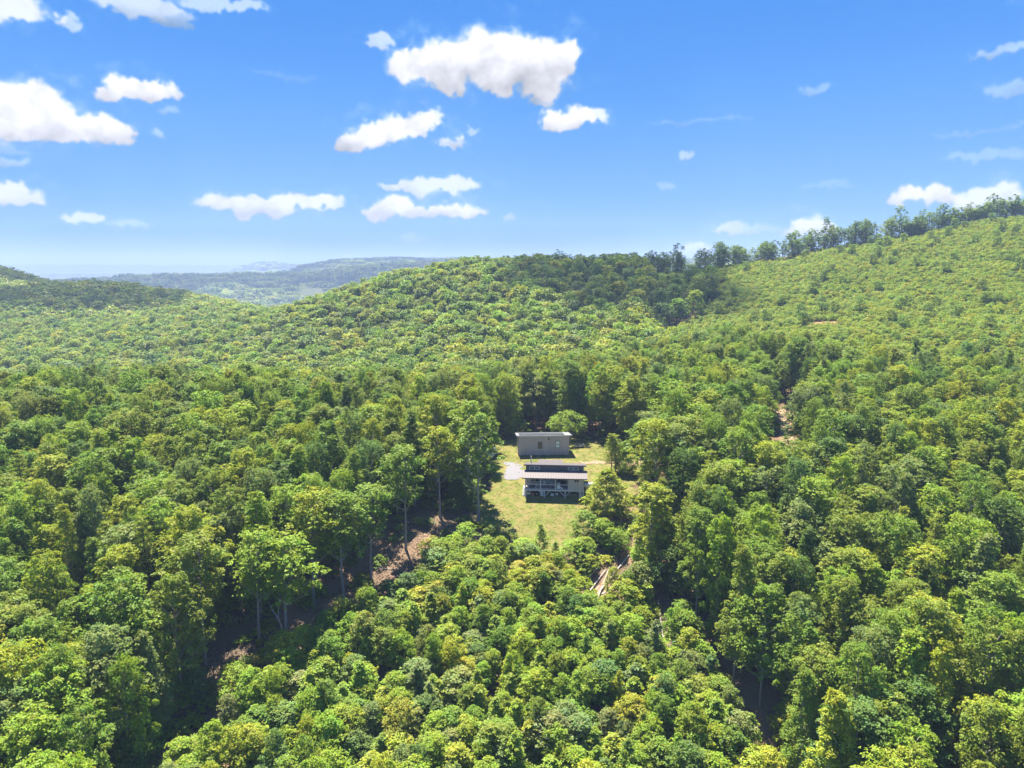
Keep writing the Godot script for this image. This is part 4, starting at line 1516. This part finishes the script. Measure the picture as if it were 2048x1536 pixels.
	# the edge of the wood, where trunks show
	for e in EDGE_TREES:
		var kind := "edge_a" if r.randf() < 0.6 else "edge_b"
		var tint := pick(r, near_odds)
		var o := plant(kind, "broadleaf_tree", e[0], e[1], e[2], r.randf_range(3.1, 3.9), tint, r.randf() * TAU)
		to_describe(o, tint + " " + forms[kind][0], tint + " " + forms[kind][1], "tree", "broadleaf trees round the clearing", e[2] * 0.7)
	# the tall wood round the clearing
	var tall_wood := []
	for p in spots(-190, 200, 44, 232, 4.5, 7):
		if inside(p.x, p.y, LAWN) or inside(p.x, p.y, YOUNG) or inside(p.x, p.y, LITTER) or inside(p.x, p.y, HILLSIDE):
			continue
		if near_line(p.x, p.y, TRACK) < 4.6 or near_line(p.x, p.y, LAWN + [LAWN[0]]) < (2.4 if p.x > 0.0 else 1.0) or (p.y < 122.0 and near_line(p.x, p.y, YOUNG + [YOUNG[0]]) < 1.5):
			continue
		if inside(p.x, p.y, [[10, 111], [14, 106], [24, 104], [26, 113], [24, 126], [12, 126]]):
			continue
		var clear := true
		for e in EDGE_TREES:
			if Vector2(e[0], e[1]).distance_to(p) < 3.0:
				clear = false
		if clear and not (p.y < 118.0 and p.x < 0.0 and near_line(p.x, p.y, LITTER + [LITTER[0]]) < 2.2):
			tall_wood.append(p)
	tall_wood.sort_custom(func(a, b): return Vector2(a.x, a.y * 1.05).length() < Vector2(b.x, b.y * 1.05).length())
	var count := 0
	for p in tall_wood:
		var kind := pick(r, [["oak_a", 2.4], ["oak_b", 2], ["oak_c", 2.6], ["poplar_a", 2.4], ["poplar_b", 1.6]])
		var tint := pick(r, near_odds)
		var tall := r.randf_range(13.5, 19.0)
		var wide := r.randf_range(2.4, 4.0) * (0.85 if kind.begins_with("poplar") else 1.0)
		var turn := r.randf() * TAU
		if absf(p.x - 0.386 * p.y) < 3.4 and p.y > 118.0 and p.y < 172.0:
			# lower trees beside the track's mouth
			tall = minf(tall, 39.0 - 0.239 * p.y - height(p.x, p.y))
			if tall < 3.5:
				continue
			wide = minf(wide, tall * 0.34)
		if r.randf() < 0.035:
			kind = "pine_a"
			tint = "olive-green"
			tall = r.randf_range(14.0, 18.0)
			wide = 3.4
		var edge_of_frame: bool = absf(p.x) < 0.735 * p.y + 3.0
		if kind == "pine_a" and p.y < 180.0 and edge_of_frame:
			var o := plant(kind, "pine_tree", p.x, p.y, tall, wide, tint, turn)
			to_describe(o, "feathery pine", "feathery pines", "pine", "pines among the broadleaf trees", tall * 0.7)
		elif kind != "pine_a" and count < 285 and edge_of_frame:
			count += 1
			var o := plant(kind, "broadleaf_tree", p.x, p.y, tall, wide, tint, turn)
			to_describe(o, tint + " " + forms[kind][0], tint + " " + forms[kind][1], "tree", "broadleaf trees round the clearing", tall * 0.75)
		else:
			grow("forest", kind, p.x, p.y, tall, wide, vary(r, TINTS[tint]), turn)
	# named trees by the buildings
	for e in [["pine_b", "pine_tree", 19.8, 137.0, 8.2, 2.9, "olive-green", "feathery pine with bare lower trunk right of the cabin roof", "pine", "pines among the broadleaf trees"],
		["pine_b", "pine_tree", 20.8, 138.0, 7.6, 2.4, "olive-green", "pine just behind the feathery pine right of the cabin roof", "pine", "pines among the broadleaf trees"],
		["maple", "broadleaf_tree", 22.6, 136.4, 7.0, 2.7, "bright green", "small dark-shaded tree casting shade on the yard right of the pines", "tree", "broadleaf trees round the clearing"],
		["maple", "broadleaf_tree", 16.6, 118.6, 8.4, 4.6, "yellow-green", "bright spreading tree against the cabin's right corner", "tree", "broadleaf trees round the clearing"],
		["young_a", "young_tree", 11.6, 110.6, 5.2, 2.3, "mid-green", "dense young tree at the lawn's lower right corner", "young tree", "young trees on the slope below the lawn"],
		["young_b", "young_tree", 4.4, 107.4, 5.2, 1.5, "bright green", "bright pointed young tree rising over the lawn's lower edge", "young tree", "young trees on the slope below the lawn"],
		["apple", "broadleaf_tree", 13.6, 161.5, 7.4, 4.0, "bright green", "bright low tree standing over the picnic table", "tree", "broadleaf trees round the clearing"],
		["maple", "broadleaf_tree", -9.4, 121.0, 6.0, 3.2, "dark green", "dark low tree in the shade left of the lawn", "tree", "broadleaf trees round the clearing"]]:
		var o := plant(e[0], e[1], e[2], e[3], e[4], e[5], e[6], r.randf() * TAU)
		tag(o, e[7], e[8], e[9])
	# young trees on the slope in front
	var young_odds := [["yellow-green", 3.0], ["bright green", 6.0], ["mid-green", 2.4], ["grey-green", 1.6], ["blue-green", 0.5], ["dark green", 0.2], ["pale yellow", 0.3]]
	var young_forms := {"young_a": ["bushy young tree", "bushy young trees"], "young_b": ["pointed young tree", "pointed young trees"], "young_c": ["broad young tree", "broad young trees"], "young_d": ["slender young tree", "slender young trees"]}
	count = 0
	var poles := [[12.0, 97.0], [18.6, 106.8]]
	var right_slope := [[13, 107], [20, 99], [27, 99], [27, 113], [23, 116], [17, 114]]
	for p in spots(-40, 36, 46, 117, 2.35, 8):
		if not (inside(p.x, p.y, YOUNG) or (inside(p.x, p.y, right_slope) and r.randf() < 0.5)) or p.distance_to(Vector2(12.0, 110.8)) < 2.0:
			continue
		if near_line(p.x, p.y, poles) < 1.9 or near_line(p.x, p.y, [[20.5, 88], [20.8, 97]]) < 1.3 or false:
			continue
		if patch_noise.get_noise_2d(p.x * 7.0, p.y * 7.0) > 0.36:
			continue
		var kind := pick(r, [["young_a", 3], ["young_b", 2], ["young_c", 2.4], ["young_d", 1.6]])
		var tint := pick(r, young_odds)
		var near := smoothstep(106.0, 90.0, p.y)
		var tall := r.randf_range(2.6, 4.8) + near * r.randf_range(0.0, 2.4)
		var wide := r.randf_range(1.2, 2.2)
		if count < 290:
			count += 1
			var o := plant(kind, "young_tree", p.x, p.y, tall, wide, tint, r.randf() * TAU)
			to_describe(o, tint + " " + young_forms[kind][0], tint + " " + young_forms[kind][1], "young tree", "young trees on the slope below the lawn", tall * 0.6)
		else:
			grow("undergrowth", kind, p.x, p.y, tall, wide, vary(r, TINTS[tint]), r.randf() * TAU)
	# low growth between them and along the edges
	for p in spots(-60, 60, 46, 172, 2.1, 9):
		var young := inside(p.x, p.y, YOUNG)
		var lit := inside(p.x, p.y, LITTER)
		if inside(p.x, p.y, LAWN) or near_line(p.x, p.y, poles) < 1.0:
			continue
		var n := patch_noise.get_noise_2d(p.x * 5.0 + 300.0, p.y * 5.0)
		var chance := 0.6 if young else (0.34 if lit else (0.6 if inside(p.x, p.y, right_slope) else 0.25))
		if r.randf() > chance + n * 0.5:
			continue
		grow("undergrowth", "bush_a" if r.randf() < 0.6 else "bush_b", p.x, p.y, r.randf_range(0.6, 1.7), r.randf_range(0.7, 1.5), vary(r, TINTS[pick(r, young_odds)]), r.randf() * TAU)
	# half-grown trees under the tall ones, where the wood's side is open to view
	for p in spots(-75, 75, 50, 182, 3.4, 19):
		if inside(p.x, p.y, LAWN) or inside(p.x, p.y, YOUNG) or near_line(p.x, p.y, LAWN + [LAWN[0]]) < 2.0:
			continue
		var rim := near_line(p.x, p.y, YOUNG + [YOUNG[0]])
		if inside(p.x, p.y, [[10, 104], [26, 104], [26, 126], [12, 126]]) or (absf(p.x - 0.386 * p.y) < 3.4 and p.y > 140.0):
			continue
		if near_line(p.x, p.y, LAWN + [LAWN[0]]) < 9.0 and p.y > 140.0:
			rim = 3.0
		elif p.y > 140.0:
			continue
		if rim < 2.0 or r.randf() > (0.55 if rim < 22.0 else 0.25) * (0.06 if inside(p.x, p.y, LITTER) else 1.0):
			continue
		grow("undergrowth", pick(r, [["young_a", 2], ["young_b", 1], ["young_d", 2]]), p.x, p.y, r.randf_range(3.5, 9.0), r.randf_range(1.5, 2.5), vary(r, TINTS[pick(r, near_odds)]), r.randf() * TAU)
	# grass on the lawn
	rng.seed = 61
	var blades := Shape.new()
	for k in 9:
		var at := Vector3(rng.randf_range(-0.2, 0.2), 0.05, rng.randf_range(-0.2, 0.2))
		var nn := (ball() + Vector3.UP * 0.3).normalized()
		var up := (Vector3.UP + ball() * 0.5).normalized()
		blades.leaf(at, nn, (up - nn * up.dot(nn)).normalized(), 0.2, 0.04, Color(rng.randf_range(0.75, 1.0), rng.randf_range(0.8, 1.0), 0.8))
	proto("grass_tuft", {"crown": blades, "wood": Shape.new(), "h": 0.15, "r": 0.25}, bark)
	for p in spots(-8, 36, 108, 168, 0.42, 23):
		if not inside(p.x, p.y, LAWN) or r.randf() > 0.55 + patch_noise.get_noise_2d(p.x * 12.0, p.y * 12.0):
			continue
		if p.x > 1.5 and p.x < 14.0 and ((p.y > 124.0 and p.y < 139.0) or (p.y > 148.5 and p.y < 156.0)) or inside(p.x, p.y, [[-4, 134], [2.4, 134], [2.4, 142], [0.4, 145], [-1.4, 145], [-4, 139]]):
			continue
		grow("grass", "grass_tuft", p.x, p.y, r.randf_range(0.1, 0.22), r.randf_range(0.2, 0.4), Color(0.20, 0.20, 0.05).lerp(Color(0.12, 0.17, 0.03), r.randf()), r.randf() * TAU)
	# fallen leaves and twigs on the bare ground
	rng.seed = 62
	var fallen := Shape.new()
	for k in 16:
		var at := Vector3(rng.randf_range(-0.5, 0.5), rng.randf_range(0.02, 0.1), rng.randf_range(-0.5, 0.5))
		var nn := (Vector3.UP + ball() * 0.6).normalized()
		var t := nn.cross(ball()).normalized()
		var tone := rng.randf_range(0.55, 1.0)
		if k < 12:
			fallen.leaf(at, nn, t, rng.randf_range(0.12, 0.3), rng.randf_range(0.08, 0.18), Color(tone, tone * rng.randf_range(0.85, 1.0), tone * rng.randf_range(0.75, 1.0)))
		else:
			fallen.leaf(at, nn, t, rng.randf_range(0.6, 1.4), 0.035, Color(tone, tone, tone))
	proto("litter", {"crown": fallen, "wood": Shape.new(), "h": 0.15, "r": 0.5}, bark)
	for p in spots(-45, 32, 74, 126, 0.85, 24):
		if not (inside(p.x, p.y, LITTER) or inside(p.x, p.y, right_slope) or near_line(p.x, p.y, [[20.5, 80], [20.8, 97]]) < 2.5) or r.randf() < 0.2:
			continue
		grow("fallen_leaves", "litter", p.x, p.y, 0.16, r.randf_range(0.4, 0.8), Color(0.30, 0.21, 0.15).lerp(Color(0.46, 0.38, 0.30), r.randf()), r.randf() * TAU)
	# dead trees
	var dead := [[-66.0, 112.0, 13.0, "bare grey dead tree among the green crowns far left"], [30.5, 93.5, 9.0, "bare grey dead tree standing right of the felled heap"], [-31.0, 89.0, 6.0, "broken pale snag at the foot of the left wood"], [33.5, 90.0, 8.0, "second bare grey tree right of the felled heap"]]
	for k in dead.size():
		rng.seed = 200 + k
		var s := Shape.new()
		bare_branch(s, Vector3(0, -0.3, 0), Vector3(rng.randf_range(-0.1, 0.1), 1, rng.randf_range(-0.1, 0.1)).normalized(), dead[k][2] * 0.6, 0.14, 3 if k != 2 else 1)
		var o := single("dead_tree", s, mats["dead_wood"])
		o.position = on_land(dead[k][0], dead[k][1])
		tag(o, dead[k][3], "dead tree", "dead trees")
	# farther forest: the valley and the middle hill
	var hill_odds := near_odds
	for p in spots(-480, 420, 196, 545, 5.9, 12):
		if inside(p.x, p.y, HILLSIDE) or (p.y < 233.0 and p.x > -185.0 and p.x < 195.0):
			continue
		if p.x > 78.0 and p.y > 395.0:
			continue
		var kind := pick(r, [["hill_a", 3], ["hill_b", 3], ["hill_c", 2]])
		var tall := r.randf_range(11.5, 16.5)
		var wide := r.randf_range(3.4, 5.0)
		var tint := TINTS[pick(r, hill_odds)] as Color
		# conifers below the ridge
		if p.x > 22.0 and p.x < 112.0 and p.y > 318.0 and r.randf() < 0.6:
			kind = "small_pine"
			tall = r.randf_range(6.0, 9.5)
			wide = 2.3
			tint = TINTS["blue-green"]
		grow("hill_forest", kind, p.x, p.y, tall, wide, vary(r, tint), r.randf() * TAU)
	for p in spots(-900, 420, 545, 1000, 8.0, 13):
		grow("hill_forest", "far_a" if r.randf() < 0.5 else "far_b", p.x, p.y, r.randf_range(11.0, 16.0), r.randf_range(4.2, 6.2), vary(r, TINTS[pick(r, hill_odds)]), r.randf() * TAU)
	# the line of tall trees along the ridge
	count = 0
	for k in 370:
		var x := lerpf(-4.0, 350.0, (k + r.randf()) / 370.0)
		var d := 434.0 + r.randf_range(-4.0, 14.0) + (6.0 if x > 250.0 else 0.0)
		if (x > 105.0 and x < 114.0) or (x > 120.0 and patch_noise.get_noise_2d(x * 7.0, 40.0) < -0.24 and r.randf() < 0.85):
			continue
		var kind := pick(r, [["ridge_a", 3], ["ridge_b", 2], ["ridge_c", 4]])
		var tall := r.randf_range(7.5, 13.0) + 7.0 * maxf(0.0, patch_noise.get_noise_2d(x * 6.0, 3.0) + 0.1) + (4.0 if r.randf() < 0.12 else 0.0)
		var tint := pick(r, [["mid-green", 2], ["dark green", 3], ["blue-green", 1.5], ["olive-green", 0.6]])  # odds lean dark: the ridge's backlit shade is painted into the leaf tints
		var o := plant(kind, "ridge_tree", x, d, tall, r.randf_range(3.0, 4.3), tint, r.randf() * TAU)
		to_describe(o, tint + " " + {"ridge_a": "open ridge tree", "ridge_b": "thin ridge tree", "ridge_c": "full ridge tree"}[kind], tint + " " + {"ridge_a": "open ridge trees", "ridge_b": "thin ridge trees", "ridge_c": "full ridge trees"}[kind], "tree", "trees along the ridge", tall * 0.5)
	# young growth on the cleared hillside
	var side_odds := [["yellow-green", 4.0], ["bright green", 7.0], ["mid-green", 1.2], ["dark green", 0.15], ["grey-green", 0.2]]
	count = 0
	for p in spots(50, 440, 158, 450, 1.85, 14):
		if not inside(p.x, p.y, HILLSIDE) or ((p.x - 126.0) / 7.5) ** 2 + ((p.y - 287.0) / 9.0) ** 2 < 0.9:
			continue
		if near_line(p.x, p.y, TRACK) < 3.0 or patch_noise.get_noise_2d(p.x * 3.0, p.y * 3.0) > 0.5:
			continue
		var kind := "sapling_a" if r.randf() < 0.5 else "sapling_b"
		var tint := pick(r, side_odds)
		var tall := r.randf_range(1.4, 3.6)
		if r.randf() < 0.008:
			kind = "hill_b"
			tall = r.randf_range(5.5, 8.0)
			tint = "mid-green"
		if kind != "hill_b" and count < 240 and absf(p.x) < 0.7 * p.y and p.y > 196.0:
			count += 1
			var o := plant(kind, "hillside_sapling", p.x, p.y, tall + 0.5, r.randf_range(1.0, 1.8), tint, r.randf() * TAU)
			to_describe(o, tint + " sapling", tint + " saplings", "sapling", "saplings on the cleared hillside", 2.0)
		else:
			grow("hillside_shrubbery", kind, p.x, p.y, tall, r.randf_range(0.9, 1.75) if kind != "hill_b" else 2.2, vary(r, TINTS[tint]), r.randf() * TAU)
	# woods far away
	for ring in [[1000.0, 3900.0, 46.0, 1.0], [3900.0, 11000.0, 130.0, 2.6]]:
		for p in spots(-0.76 * ring[1], 0.76 * ring[1], ring[0], ring[1], ring[2], 15):
			if patch_noise.get_noise_2d(p.x * 0.11, p.y * 0.07) > 0.52:
				continue
			grow("far_woods", "tuft", p.x, p.y, r.randf_range(11.0, 16.0) * (1.0 if ring[3] < 2.0 else 1.3), 28.0 * ring[3], vary(r, TINTS[pick(r, near_odds)]), r.randf() * TAU)
	stand_masses()
